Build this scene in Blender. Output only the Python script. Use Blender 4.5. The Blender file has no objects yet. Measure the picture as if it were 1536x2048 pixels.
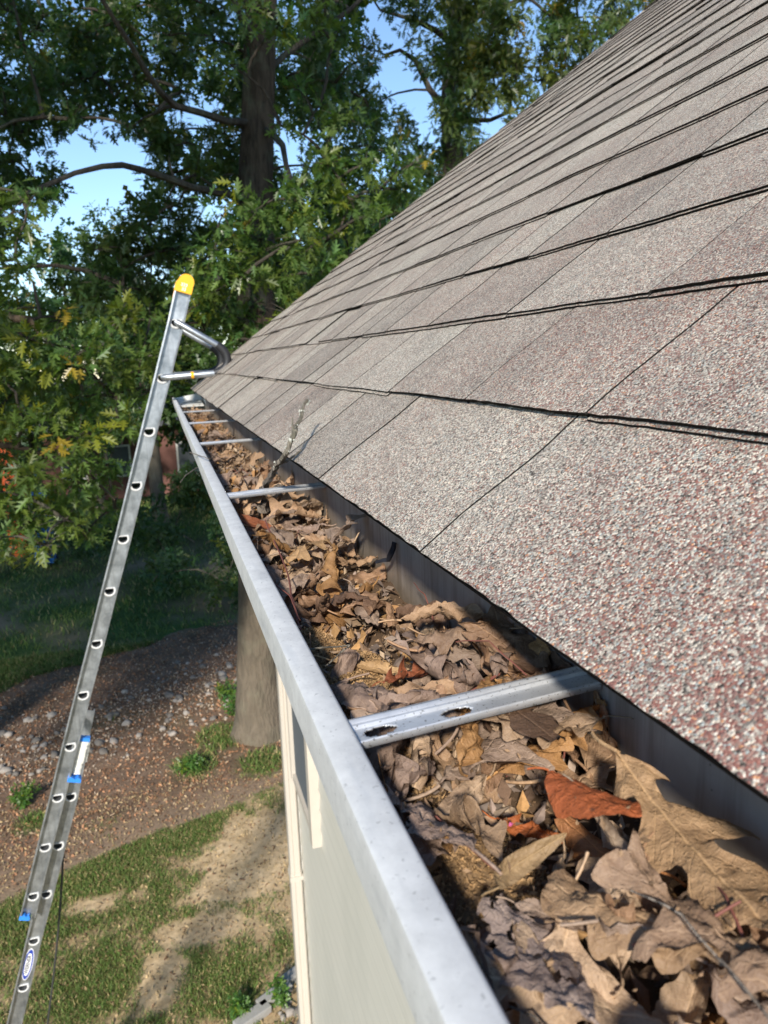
import bpy, bmesh, math, random
import numpy as np
from mathutils import Vector, Matrix, noise, Euler

R = math.radians
random.seed(7)
rng = np.random.default_rng(7)
scene = bpy.context.scene
COL = scene.collection

# ------------------------------------------------------------------ camera
CZ = 5.3                                     # eye height above the lawn
YAW, PITCH, ROLL, FPX = 0.27344, 0.19786, -0.03604, 1540.5     # FPX: focal length in 1536-wide pixels
_cy, _sy, _cp, _sp = math.cos(YAW), math.sin(YAW), math.cos(PITCH), math.sin(PITCH)
FWD = Vector((_sy*_cp, _cy*_cp, -_sp)); RT = Vector((_cy, -_sy, 0)); UP = RT.cross(FWD)
_c, _s = math.cos(ROLL), math.sin(ROLL)
RT, UP = RT*_c+UP*_s, -RT*_s+UP*_c
cam_data = bpy.data.cameras.new('camera'); cam = bpy.data.objects.new('camera', cam_data)
COL.objects.link(cam); scene.camera = cam
m = Matrix((RT, UP, -FWD)).transposed().to_4x4(); m.translation = (0, 0, CZ); cam.matrix_world = m
cam_data.sensor_fit = 'VERTICAL'; cam_data.sensor_height = 35.0
cam_data.lens = 35.0*FPX/2048
cam_data.clip_start = 0.01; cam_data.clip_end = 3000
cam_data.dof.use_dof = True; cam_data.dof.focus_distance = 0.62
cam_data.dof.aperture_fstop = cam_data.lens/1.5          # a phone's aperture, about a millimetre and a half

def ray(px, py): return FWD + RT*((px-768)/FPX) - UP*((py-1024)/FPX)
def onZ(px, py, z):                          # meet the level z (relative to the eye)
    d = ray(px, py); p = d*(z/d.z); return Vector((p.x, p.y, p.z+CZ))
def onY(px, py, y):
    d = ray(px, py); p = d*(y/d.y); return Vector((p.x, p.y, p.z+CZ))
def onX(px, py, x):
    d = ray(px, py); p = d*(x/d.x); return Vector((p.x, p.y, p.z+CZ))

# ------------------------------------------------------------------ sky, sun, exposure
SUN = Vector((-0.68, -1.6, 1.0)).normalized()          # towards the sun
w = bpy.data.worlds.new('World'); scene.world = w; w.use_nodes = True
nt = w.node_tree; nt.nodes.clear()
sky = nt.nodes.new('ShaderNodeTexSky'); sky.sky_type = 'NISHITA'; sky.sun_disc = False
sky.sun_elevation = math.asin(SUN.z); sky.sun_rotation = math.atan2(SUN.x, SUN.y)
sky.air_density = 1.0; sky.dust_density = 0.0; sky.ozone_density = 3.6
bg = nt.nodes.new('ShaderNodeBackground'); bg.inputs['Strength'].default_value = 0.13
wo = nt.nodes.new('ShaderNodeOutputWorld')
nt.links.new(sky.outputs[0], bg.inputs[0]); nt.links.new(bg.outputs[0], wo.inputs[0])
sl = bpy.data.lights.new('sun', 'SUN'); sl.energy = 3.9; sl.angle = R(4.0); sl.color = (1, .93, .83)
so = bpy.data.objects.new('sun', sl); COL.objects.link(so)
so.rotation_euler = SUN.to_track_quat('Z', 'Y').to_euler(); so.location = (-8, -12, 20)
scene.view_settings.view_transform = 'Standard'; scene.view_settings.look = 'None'
scene.view_settings.exposure = 0.70; scene.view_settings.gamma = 1.0
scene.render.engine = 'CYCLES'
try:
    scene.cycles.use_denoising = True; scene.cycles.max_bounces = 8; scene.cycles.transparent_max_bounces = 8
    scene.cycles.sample_clamp_indirect = 6
except Exception: pass

# ------------------------------------------------------------------ helpers
def tag(o, label=None, cat=None, group=None, kind=None):
    if label: o['label'] = label
    if cat: o['category'] = cat
    if group: o['group'] = group
    if kind: o['kind'] = kind
    return o
def empty(name, loc, rz=0, **k):
    o = bpy.data.objects.new(name, None); COL.objects.link(o); o.location = loc; o.rotation_euler.z = rz
    o.empty_display_size = .1
    bpy.context.view_layer.update()
    return tag(o, **k)
def link(o, parent=None):
    COL.objects.link(o)
    if parent is not None:
        o.parent = parent; o.matrix_parent_inverse = parent.matrix_world.inverted()
    return o
class MB:
    def __init__(s): s.v = []; s.f = []; s.mi = []; s.cur = 0
    def add(s, vs, fs, mi=None):
        b = len(s.v); s.v += [tuple(p) for p in vs]; s.f += [tuple(i+b for i in f) for f in fs]
        s.mi += [s.cur if mi is None else mi]*len(fs); return b
    def box(s, a, b, rot=None, org=None, bev=0):
        x0, y0, z0 = a; x1, y1, z1 = b
        vs = [Vector(p) for p in ((x0,y0,z0),(x1,y0,z0),(x1,y1,z0),(x0,y1,z0),(x0,y0,z1),(x1,y0,z1),(x1,y1,z1),(x0,y1,z1))]
        if rot: o = Vector(org or (0,0,0)); vs = [rot@(p-o)+o for p in vs]
        s.add(vs, [(3,2,1,0),(4,5,6,7),(0,1,5,4),(1,2,6,5),(2,3,7,6),(3,0,4,7)])
    def tube(s, pts, rs, n=8, caps=True, lump=0, seed=0):
        pts = [Vector(p) for p in pts]; N = len(pts)
        if not hasattr(rs, '__len__'): rs = [rs]*N
        t0 = (pts[1]-pts[0]).normalized(); a = t0.orthogonal().normalized(); vs = []
        for i, p in enumerate(pts):
            t = (pts[min(i+1,N-1)]-pts[max(i-1,0)]).normalized()
            a = (a - t*a.dot(t)).normalized(); b = t.cross(a)
            for k in range(n):
                q = 2*math.pi*k/n; d = a*math.cos(q)+b*math.sin(q); r = rs[i]
                if lump: r *= 1+lump*noise.noise(p*3+d*1.7+Vector((seed,0,0)))
                vs.append(p+d*r)
        fs = [(i*n+k, i*n+(k+1)%n, (i+1)*n+(k+1)%n, (i+1)*n+k) for i in range(N-1) for k in range(n)]
        if caps: fs += [tuple(range(n))[::-1], tuple(range((N-1)*n, N*n))]
        s.add(vs, fs)
    def sweep(s, prof, frames, closed=True, caps=True):
        """prof: list of (a,b); frames: list of (origin, A, B)"""
        n = len(prof); vs = [o+A*a+B*b for o, A, B in frames for a, b in prof]
        N = len(frames); r = n if closed else n-1
        fs = [(i*n+k, i*n+(k+1)%n, (i+1)*n+(k+1)%n, (i+1)*n+k) for i in range(N-1) for k in range(r)]
        if caps and closed: fs += [tuple(range(n))[::-1], tuple(range((N-1)*n, N*n))]
        s.add(vs, fs)
    def build(s, name, mats, parent=None, smooth=False, **k):
        me = bpy.data.meshes.new(name); me.from_pydata(s.v, [], s.f)
        for mm in (mats if isinstance(mats, (list, tuple)) else [mats]): me.materials.append(mm)
        if any(s.mi): me.polygons.foreach_set('material_index', s.mi)
        bm = bmesh.new(); bm.from_mesh(me); bmesh.ops.recalc_face_normals(bm, faces=bm.faces); bm.to_mesh(me); bm.free()
        if smooth:
            me.polygons.foreach_set('use_smooth', [True]*len(me.polygons))
            try: me.set_sharp_from_angle(angle=R(38))
            except Exception: pass
        me.update()
        o = bpy.data.objects.new(name, me); link(o, parent); return tag(o, **k)
def np_mesh(name, V, F, mats, parent=None, smooth=False, attrs=None, mi=None, **k):
    """V (n,3), F (m,3 or 4)"""
    me = bpy.data.meshes.new(name); V = np.asarray(V, np.float32); F = np.asarray(F, np.int32)
    me.vertices.add(len(V)); me.vertices.foreach_set('co', V.ravel())
    c = F.shape[1]; me.loops.add(F.size); me.loops.foreach_set('vertex_index', F.ravel())
    me.polygons.add(len(F)); me.polygons.foreach_set('loop_start', np.arange(0, F.size, c, dtype=np.int32))
    try: me.polygons.foreach_set('loop_total', np.full(len(F), c, np.int32))
    except Exception: pass
    for mm in (mats if isinstance(mats, (list, tuple)) else [mats]): me.materials.append(mm)
    if mi is not None: me.polygons.foreach_set('material_index', np.asarray(mi, np.int32))
    for an, (dom, arr) in (attrs or {}).items():
        arr = np.asarray(arr, np.float32)
        if arr.ndim == 1: a = me.attributes.new(an, 'FLOAT', dom); a.data.foreach_set('value', arr)
        elif arr.shape[1] == 2: a = me.attributes.new(an, 'FLOAT2', dom); a.data.foreach_set('vector', arr.ravel())
        else:
            a = me.attributes.new(an, 'FLOAT_COLOR', dom)
            if arr.shape[1] == 3: arr = np.concatenate([arr, np.ones((len(arr),1), np.float32)], 1)
            a.data.foreach_set('color', arr.ravel())
    me.update(calc_edges=True); me.validate()
    me.polygons.foreach_set('use_smooth', [bool(smooth)]*len(me.polygons))
    o = bpy.data.objects.new(name, me); link(o, parent); return tag(o, **k)

# ------------------------------------------------------------------ materials
class N:
    def __init__(s, name):
        s.m = bpy.data.materials.new(name); s.m.use_nodes = True; s.t = s.m.node_tree; s.t.nodes.clear()
        s.out = s.n('ShaderNodeOutputMaterial')
    def n(s, typ, **k):
        x = s.t.nodes.new(typ)
        for a, b in k.items():
            if a.startswith('i_'):
                key = a[2:]; key = int(key) if key.isdigit() else key.replace('_', ' ')
                x.inputs[key].default_value = b
            else: setattr(x, a, b)
        return x
    def l(s, a, b): s.t.links.new(a, b)
    def tc(s, kind='Object'): return s.n('ShaderNodeTexCoord').outputs[kind]
    def pos(s): return s.n('ShaderNodeNewGeometry').outputs['Position']
    def map(s, v, sc=(1,1,1), rot=(0,0,0)):
        x = s.n('ShaderNodeMapping'); x.inputs['Scale'].default_value = sc; x.inputs['Rotation'].default_value = rot
        s.l(v, x.inputs[0]); return x.outputs[0]
    def noise(s, v, scale, detail=3, rough=.5, out='Fac', dist=0):
        x = s.n('ShaderNodeTexNoise'); x.inputs['Scale'].default_value = scale; x.inputs['Detail'].default_value = detail
        x.inputs['Roughness'].default_value = rough; x.inputs['Distortion'].default_value = dist
        s.l(v, x.inputs['Vector']); return x.outputs[out]
    def vor(s, v, scale, feature='F1', out='Color'):
        x = s.n('ShaderNodeTexVoronoi'); x.feature = feature; x.inputs['Scale'].default_value = scale
        s.l(v, x.inputs['Vector']); return x.outputs[out]
    def ramp(s, f, stops, interp='LINEAR'):
        x = s.n('ShaderNodeValToRGB'); cr = x.color_ramp; cr.interpolation = interp
        while len(cr.elements) > 1: cr.elements.remove(cr.elements[-1])
        for i, (p, c) in enumerate(stops):
            e = cr.elements[0] if i == 0 else cr.elements.new(p)
            e.position = p; e.color = (c, c, c, 1) if not hasattr(c, '__len__') else (*c[:3], 1)
        if f is not None: s.l(f, x.inputs[0])
        return x.outputs[0]
    def mix(s, f, a, b, mode='MIX'):
        x = s.n('ShaderNodeMix', data_type='RGBA', blend_type=mode)
        for key, val in ((0, f), (6, a), (7, b)):
            if hasattr(val, 'is_output') or isinstance(val, bpy.types.NodeSocket): s.l(val, x.inputs[key])
            elif key == 0: x.inputs[0].default_value = val
            else: x.inputs[key].default_value = (*val[:3], 1) if hasattr(val, '__len__') else (val, val, val, 1)
        return x.outputs[2]
    def math(s, op, a, b=None, c=None):
        x = s.n('ShaderNodeMath', operation=op)
        for i, val in enumerate((a, b, c)):
            if val is None: continue
            if isinstance(val, bpy.types.NodeSocket): s.l(val, x.inputs[i])
            else: x.inputs[i].default_value = val
        return x.outputs[0]
    def bump(s, h, strength=.3, dist=.01, nrm=None):
        x = s.n('ShaderNodeBump'); x.inputs['Strength'].default_value = strength; x.inputs['Distance'].default_value = dist
        s.l(h, x.inputs['Height'])
        if nrm is not None: s.l(nrm, x.inputs['Normal'])
        return x.outputs[0]
    def bsdf(s, col, rough=.6, metal=0, nrm=None, spec=None, trans=None, tcol=None):
        x = s.n('ShaderNodeBsdfPrincipled')
        for key, val in (('Base Color', col), ('Roughness', rough), ('Metallic', metal)):
            if isinstance(val, bpy.types.NodeSocket): s.l(val, x.inputs[key])
            elif key == 'Base Color': x.inputs[key].default_value = (*val[:3], 1)
            else: x.inputs[key].default_value = val
        if spec is not None: x.inputs['Specular IOR Level'].default_value = spec
        if nrm is not None: s.l(nrm, x.inputs['Normal'])
        o = x.outputs[0]
        if trans:
            t = s.n('ShaderNodeBsdfTranslucent')
            if isinstance(tcol, bpy.types.NodeSocket): s.l(tcol, t.inputs[0])
            else: t.inputs[0].default_value = (*tcol[:3], 1)
            ms = s.n('ShaderNodeMixShader'); ms.inputs[0].default_value = trans
            s.l(o, ms.inputs[1]); s.l(t.outputs[0], ms.inputs[2]); o = ms.outputs[0]
        s.l(o, s.out.inputs['Surface']); return s.m

def mat_plain(name, col, rough=.5, metal=0, var=.12, scale=12, bumpk=0.0, spec=None):
    k = N(name); p = k.tc()
    f = k.noise(p, scale, 5, .6)
    c = k.mix(f, tuple(x*(1-var) for x in col), tuple(min(1, x*(1+var)) for x in col))
    nr = k.bump(k.noise(p, scale*6, 4), bumpk, .002) if bumpk else None
    return k.bsdf(c, rough, metal, nr, spec)

def mat_shingle():
    k = N('asphalt_granules'); p = k.tc()
    wob = k.noise(p, 900, 1, out='Color')
    cell = k.vor(p, 900)
    sep = k.n('ShaderNodeSeparateColor'); k.l(cell, sep.inputs[0])
    r, g, b = sep.outputs
    lum = k.n('ShaderNodeAttribute', attribute_name='tone').outputs['Fac']
    red = k.n('ShaderNodeAttribute', attribute_name='redness').outputs['Fac']
    big = k.noise(p, 7, 4, .6)
    base = k.ramp(r, [(0, (.05,.045,.042)), (.13, (.15,.135,.125)), (.32, (.27,.25,.23)), (.52, (.40,.37,.335)), (.70, (.50,.47,.42)), (.84, (.30,.34,.35)), (.93, (.62,.59,.54))], 'CONSTANT')
    warm = k.ramp(b, [(0, (.27,.17,.15)), (.45, (.23,.11,.095)), (.8, (.17,.09,.085)), (.94, (.50,.26,.15))], 'CONSTANT')
    # share of red stones: per tab plus broad drifts
    thr = k.math('ADD', k.math('MULTIPLY', red, .30), k.math('MULTIPLY', k.math('SUBTRACT', big, .5), .40))
    isred = k.math('LESS_THAN', g, k.math('ADD', thr, .03))
    c = k.mix(isred, base, warm)
    # shade bands woven into the blend of every tab
    tn = k.math('ADD', lum, k.math('MULTIPLY', k.math('SUBTRACT', k.noise(p, 4.6, 5, .7), .5), 1.2))
    grey = k.ramp(tn, [(0.1, (.80,.75,.69)), (.35, (1.10,1.02,.92)), (.6, (1.34,1.25,1.12)), (1, (1.64,1.57,1.40))])
    c = k.mix(1, c, grey, 'MULTIPLY')
    # worn dirty speckle
    c = k.mix(k.math('MULTIPLY', k.ramp(k.noise(p, 60, 3), [(.5, 0), (.75, 1)]), .35), c, (.13,.12,.11))
    d = k.vor(p, 900, 'F1', 'Distance')
    nr = k.bump(k.math('SUBTRACT', k.math('MULTIPLY', r, .6), d),   .6, .0011)
    return k.bsdf(c, .85, 0, nr, .25)
def mat_edge():
    k = N('shingle_cut_edge'); p = k.tc()
    c = k.ramp(k.noise(p, 420, 3), [(.35, (.012,.011,.010)), (.62, (.03,.027,.024)), (.80, (.12,.10,.08))])
    return k.bsdf(c, .95, 0, k.bump(k.noise(p, 300, 3), .8, .002), .1)
def mat_eave_edge():
    k = N('worn_eave_edge'); p = k.tc(); n1 = k.noise(p, 500, 3)
    c = k.ramp(k.math('ADD', n1, k.math('MULTIPLY', k.math('SUBTRACT', k.noise(p, 25, 3), .5), .5)), [(.36, (.03,.028,.024)), (.5, (.12,.105,.085)), (.64, (.32,.29,.24))])
    return k.bsdf(c, .95, 0, k.bump(n1, .8, .002), .1)
def mat_gutter_lip():
    k = N('weathered_white_metal'); p = k.tc()
    st = k.noise(k.map(p, (90, 14, 90)), 1, 5, .6)
    sp = k.noise(p, 55, 5, .7)
    c = k.mix(k.ramp(sp, [(.35, 0), (.7, 1)]), (.54,.54,.525), (.68,.68,.66))
    c = k.mix(k.ramp(st, [(.5, 0), (.8, .5)]), c, (.36,.38,.40))
    c = k.mix(k.math('MULTIPLY', k.ramp(k.noise(p, 420, 2), [(.66, 0), (.72, 1)]), .5), c, (.25,.25,.24))
    return k.bsdf(c, .5, .0, k.bump(sp, .06, .001), .4)
def mat_gutter_in():
    k = N('stained_gutter_inside'); p = k.tc()
    n1 = k.noise(p, 9, 6, .65); drip = k.noise(k.map(p, (1, 45, 3)), 1, 5, .7)
    c = k.ramp(n1, [(.25, (.22,.185,.16)), (.5, (.33,.29,.255)), (.72, (.43,.38,.335))])
    c = k.mix(k.math('MULTIPLY', k.ramp(drip, [(.46, 0), (.66, 1)]), .7), c, (.13,.105,.08))
    sz = k.n('ShaderNodeSeparateXYZ'); k.l(p, sz.inputs[0])
    hgt = k.n('ShaderNodeMapRange'); k.l(k.math('ADD', sz.outputs[2], k.math('MULTIPLY', k.noise(p, 30, 4), .03)), hgt.inputs[0])
    hgt.inputs[1].default_value = CZ-.185; hgt.inputs[2].default_value = CZ-.222
    c = k.mix(k.math('MULTIPLY', hgt.outputs[0], .85), c, k.mix(k.noise(p, 120, 4, .7), (.07,.055,.04), (.26,.20,.125)))      # silt line where leaves lie
    c = k.mix(k.math('MULTIPLY', k.ramp(k.vor(p, 130, 'F1', 'Distance'), [(.03, 1), (.09, 0)]), k.ramp(k.noise(p, 14), [(.55, 0), (.6, .8)])), c, (.03,.025,.02))
    return k.bsdf(c, .5, .1, k.bump(n1, .08, .002), .4)
def mat_galv():
    k = N('zinc_hanger_metal'); p = k.tc()
    n1 = k.noise(p, 70, 5, .7)
    c = k.mix(n1, (.50,.51,.52), (.76,.77,.78))
    sp = k.ramp(k.noise(p, 620, 2), [(.64, 0), (.69, 1)])
    c = k.mix(k.math('MULTIPLY', sp, .75), c, (.13,.12,.10))
    ro = k.n('ShaderNodeMapRange'); k.l(n1, ro.inputs[0]); ro.inputs[3].default_value = .3; ro.inputs[4].default_value = .55
    return k.bsdf(c, ro.outputs[0], .55, k.bump(n1, .05, .001))
def mat_ladder():
    k = N('brushed_aluminium'); p = k.tc()
    s1 = k.noise(k.map(p, (60, 60, 2.2), (0, R(-17), 0)), 1, 5, .6); n2 = k.noise(p, 16, 6, .7)
    c = k.mix(k.ramp(n2, [(.3, 0), (.75, 1)]), (.22,.24,.26), (.52,.55,.58))
    c = k.mix(k.math('MULTIPLY', k.ramp(s1, [(.5, 0), (.7, 1)]), .45), c, (.2,.21,.22))
    ro = k.n('ShaderNodeMapRange'); k.l(n2, ro.inputs[0]); ro.inputs[3].default_value = .28; ro.inputs[4].default_value = .5
    return k.bsdf(c, ro.outputs[0], .8, k.bump(s1, .05, .001))
def mat_dry_leaf():
    k = N('dry_leaf'); uv = k.n('ShaderNodeAttribute', attribute_name='leafuv').outputs['Vector']
    p = k.pos(); sp = k.n('ShaderNodeSeparateXYZ'); k.l(uv, sp.inputs[0]); u, v = sp.outputs[0], sp.outputs[1]
    av = k.math('ABSOLUTE', v)                                   # v: offset from the midrib as a share of the length
    col = k.n('ShaderNodeObjectInfo').outputs['Color']
    blot = k.noise(p, 55, 5, .65); fine = k.noise(p, 420, 3, .6)
    c = k.mix(k.ramp(blot, [(.3, 0), (.72, 1)]), k.mix(1, col, (.62,.56,.52), 'MULTIPLY'), k.mix(1, col, (1.28,1.22,1.16), 'MULTIPLY'))
    c = k.mix(k.math('MULTIPLY', fine, .6), c, k.mix(1, col, (.5,.42,.38), 'MULTIPLY'))
    c = k.mix(k.math('MULTIPLY', k.ramp(k.noise(p, 18, 5, .7), [(.5, 0), (.7, 1)]), .32), c, k.mix(1, col, (.55,.45,.40), 'MULTIPLY'))   # rot stains
    mid = k.ramp(av, [(.003, 1), (.009, 0)])
    sv = k.math('SUBTRACT', k.math('MULTIPLY', u, 8.0), k.math('MULTIPLY', av, 9.0))
    fr = k.math('ABSOLUTE', k.math('SUBTRACT', k.math('FRACT', sv), .5))
    side = k.ramp(fr, [(.012, 1), (.05, 0)])
    net = k.ramp(k.vor(p, 260, 'DISTANCE_TO_EDGE', 'Distance'), [(.02, 1), (.07, 0)])
    vein = k.math('MAXIMUM', k.math('MAXIMUM', mid, k.math('MULTIPLY', side, .65)), k.math('MULTIPLY', net, .35))
    c = k.mix(k.math('MULTIPLY', vein, .55), c, k.mix(1, col, (1.5,1.4,1.25), 'MULTIPLY'))
    spots = k.math('MULTIPLY', k.ramp(k.vor(p, 120, 'F1', 'Distance'), [(.1, 1), (.2, 0)]), k.ramp(k.noise(p, 40), [(.55, 0), (.62, .7)]))
    c = k.mix(spots, c, (.07,.045,.03))
    nr = k.bump(vein, .5, .0012, k.bump(k.math('ADD', blot, k.math('MULTIPLY', fine, .3)), .6, .004))
    return k.bsdf(c, .58, 0, nr, .35, trans=.22, tcol=c)
def mat_foliage(name, a, b, tr=.35):
    k = N(name); at = k.n('ShaderNodeAttribute', attribute_name='tint').outputs['Color']
    c = k.mix(1, at, k.mix(k.noise(k.pos(), 1.4, 3), a, b), 'MULTIPLY')
    t = k.mix(1, c, (1.7, 2.0, .9), 'MULTIPLY')
    return k.bsdf(c, .38, 0, None, .5, trans=tr, tcol=t)
def mat_bark(name, a=(.022,.017,.012), b=(.095,.07,.05), sc=9):
    k = N(name); p = k.pos(); q = k.map(p, (sc, sc, sc*.22))
    n1 = k.noise(q, 1.4, 6, .7, dist=.6); v = k.vor(q, 2.2, 'DISTANCE_TO_EDGE', 'Distance')
    c = k.ramp(n1, [(.3, a), (.65, b)])
    c = k.mix(k.math('MULTIPLY', k.ramp(k.noise(p, 3, 4), [(.5, 0), (.7, 1)]), .4), c, (.16,.18,.12))
    sz = k.n('ShaderNodeSeparateXYZ'); k.l(p, sz.inputs[0]); lo = k.ramp(k.math('DIVIDE', k.math('ADD', sz.outputs[2], k.noise(p, 2, 3)), 8.0), [(.15, .5), (.65, 0)])
    c = k.mix(lo, c, k.mix(n1, (.14,.115,.085), (.33,.28,.21)))
    return k.bsdf(c, .9, 0, k.bump(k.math('ADD', n1, v), .8, .03), .15)
def mat_attr(name, rough=.9, nscale=40, amp=.45, bumpk=.5, dist=.02, fine=None):
    k = N(name); p = k.pos(); at = k.n('ShaderNodeAttribute', attribute_name='tint').outputs['Color']
    n1 = k.noise(p, nscale, 6, .7); n2 = k.noise(p, nscale*.13, 4, .6)
    f = k.mix(n1, (1-amp,)*3, (1+amp,)*3); f2 = k.mix(n2, (.78,.78,.8), (1.22,1.2,1.15))
    c = k.mix(1, k.mix(1, at, f, 'MULTIPLY'), f2, 'MULTIPLY')
    return k.bsdf(c, rough, 0, k.bump(n1, bumpk, dist), .2)

def mat_siding():
    k = N('cream_siding'); p = k.tc(); g = k.noise(k.map(p, (30, .8, 60)), 1, 5, .65); d = k.noise(k.map(p, (1, 2.5, .8)), 1.2, 4, .6)
    sz = k.n('ShaderNodeSeparateXYZ'); k.l(p, sz.inputs[0]); lap = k.math('FRACT', k.math('DIVIDE', k.math('SUBTRACT', sz.outputs[2], .15), .108))
    c = k.mix(g, (.52,.50,.435), (.62,.60,.53)); c = k.mix(k.math('MULTIPLY', k.ramp(d, [(.45, 0), (.75, 1)]), .3), c, (.38,.38,.33))
    c = k.mix(k.math('MULTIPLY', k.ramp(lap, [(.0, 1), (.10, 0), (.93, 0), (1, .8)]), .22), c, (.30,.30,.26))      # darker along each lap
    return k.bsdf(c, .6, 0, k.bump(g, .25, .004), .3)
M = dict(shingle=mat_shingle(), edge=mat_edge(), eave=mat_eave_edge(), lip=mat_gutter_lip(), gin=mat_gutter_in(), galv=mat_galv(), alu=mat_ladder(),
    leaf=mat_dry_leaf(), bark=mat_bark('oak_bark'), bark2=mat_bark('dark_bark', (.03,.026,.022), (.09,.075,.06)),
    white=mat_plain('white_metal', (.72,.72,.68), .4), siding=mat_siding(),
    trim=mat_plain('tan_painted_metal', (.50,.455,.39), .5, var=.06, scale=5), fascia=mat_plain('fascia_board', (.42,.41,.38), .6),
    glass=mat_plain('window_screen_glass', (.13,.145,.16), .75, var=.08, scale=1.5, spec=.1), rubber=mat_plain('black_rubber', (.018,.018,.02), .5, var=.2, scale=20),
    yellow=mat_plain('yellow_plastic', (.90,.42,.01), .4, var=.1, scale=20), blue=mat_plain('blue_plastic', (.03,.22,.72), .4, scale=30),
    navy=mat_plain('navy_print', (.02,.05,.32), .4), ink=mat_plain('black_print', (.015,.015,.02), .5), wht=mat_plain('white_print', (.8,.8,.8), .4, var=.03),
    tape=mat_plain('white_cloth_wrap', (.66,.65,.60), .8, bumpk=.3, scale=30), rope=mat_plain('dark_rope', (.03,.03,.028), .8, scale=60),
    stone=mat_plain('river_stone', (.17,.15,.13), .85, var=.4, scale=9, bumpk=.4), stone_w=mat_plain('pale_stone', (.34,.30,.26), .85, var=.3, scale=9, bumpk=.4),
    edging=mat_plain('grey_edging_block', (.33,.32,.30), .9, var=.2, scale=20, bumpk=.5),
    brick=mat_plain('brick_wall', (.17,.08,.065), .9, var=.25, scale=14, bumpk=.3), greyroof=mat_plain('grey_roof', (.14,.14,.14), .9),
    orange=mat_plain('orange_plastic', (.85,.13,.02), .4), twig=mat_bark('twig_bark', (.15,.12,.095), (.34,.29,.24), 60),
    lichen=mat_plain('pale_lichen', (.46,.46,.39), .9, var=.3, scale=200, bumpk=.5), redtwig=mat_plain('red_stem', (.20,.07,.05), .7, scale=100),
    ground=mat_attr('ground_soil_and_turf', nscale=17, amp=.75), litter=mat_attr('mulch_chips', nscale=60, amp=.3, bumpk=.2, dist=.005),
    blades=mat_attr('grass_blades', .6, 8, .25, .0), crumbs=mat_attr('catkin_crumbs', .85, 500, .45, .5, .001),
    pink=mat_plain('pink_petal', (.75,.15,.35), .6))

exec_parts = True

# ------------------------------------------------------------------ house
TH = 0.64598                      # roof pitch
CX, SX = math.cos(TH), math.sin(TH)
DX, DZ = 0.16584, -0.13582        # drip edge, relative to the eye
EXPO = 0.143
ROOF_END, ROOF_START = 4.36, -2.6
RIDGE_X = 4.75
NC = int((RIDGE_X-DX)/CX/EXPO)+1
house = empty('house', (4.6, .9, 0), label='two storey house with cream siding and a brown grey shingle roof', cat='house')
def deck(s, y):                   # height of the wavy roof boards above the true plane
    return .0028*noise.noise(Vector((s*2.1, y*1.7, 0)))+.0012*noise.noise(Vector((s*9, y*6, 4)))
def rp(s, y, h):                  # slope distance, along, height above plane
    h += deck(s, y)
    return (DX+s*CX-h*SX, y, CZ+DZ+s*SX+h*CX)
V = []; F = []; MI = []; TONE = []; RED = []
def slab(s0, s1, ya, yb, top0, top1, bot, tone, red, ns, step, jl=0, jr=0):
    """shingle piece: top heights top0 (butt) to top1 (upslope), underside bot at butt"""
    global V, F, MI
    ny = max(1, int((yb-ya)/step)); base = len(V)
    for i in range(ny+1):
        y = ya+(yb-ya)*i/ny
        wob = .0011*noise.noise(Vector((y*60, s0*50, 1)))+.0012*noise.noise(Vector((y*9, s0*20, 2)))
        lift = .0016*max(0, noise.noise(Vector((y*5, s0*11, 9))))
        for j in range(ns+1):
            q = j/ns; s = s0+wob*(1-q)+(s1-s0)*q
            yy = y
            ea = .0060*noise.noise(Vector((s*14, round(ya, 2)*7, 5)))+.0009*noise.noise(Vector((s*160, round(ya, 2)*7, 7)))
            eb = .0060*noise.noise(Vector((s*14, round(yb, 2)*7, 5)))+.0009*noise.noise(Vector((s*160, round(yb, 2)*7, 7)))
            yy += ea*(1-i/ny)+eb*i/ny
            h = top0+(top1-top0)*q + lift*(1-q)**3
            V.append(rp(s, yy, h))
        s = s0+wob; V.append(rp(s+.0006, y, bot + lift))      # under the butt
    W = ns+2
    rf = red if callable(red) else None; r0_ = red
    for i in range(ny):
        red = rf(ya+(yb-ya)*i/ny) if rf else r0_
        a = base+i*W; b = a+W
        for j in range(ns): F.append((a+j, a+j+1, b+j+1, b+j)); MI.append(0); TONE.append(tone); RED.append(red)
        F.append((a, b, b+ns+1, a+ns+1)); MI.append(2 if s0 < .02 else 1); TONE.append(tone); RED.append(red)
    # end walls
    for i, flip in ((0, 0), (ny, 1)):
        a = base+i*W
        low = []
        for j in range(ns+1):
            x = V[a+j]; V.append((x[0]+.006*SX, x[1], x[2]-.006*CX)); low.append(len(V)-1)
        for j in range(ns): F.append((a+j, low[j], low[j+1], a+j+1)); MI.append(1); TONE.append(tone); RED.append(red)
rr = random.Random(11)
JO = {0: [.0, .478, .818, 1.04, 1.20, 1.46, 1.62], 1: [.10, .46, .68, .93, 1.15, 1.42], 2: [.15, .56, .83, 1.1, 1.33]}
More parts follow.
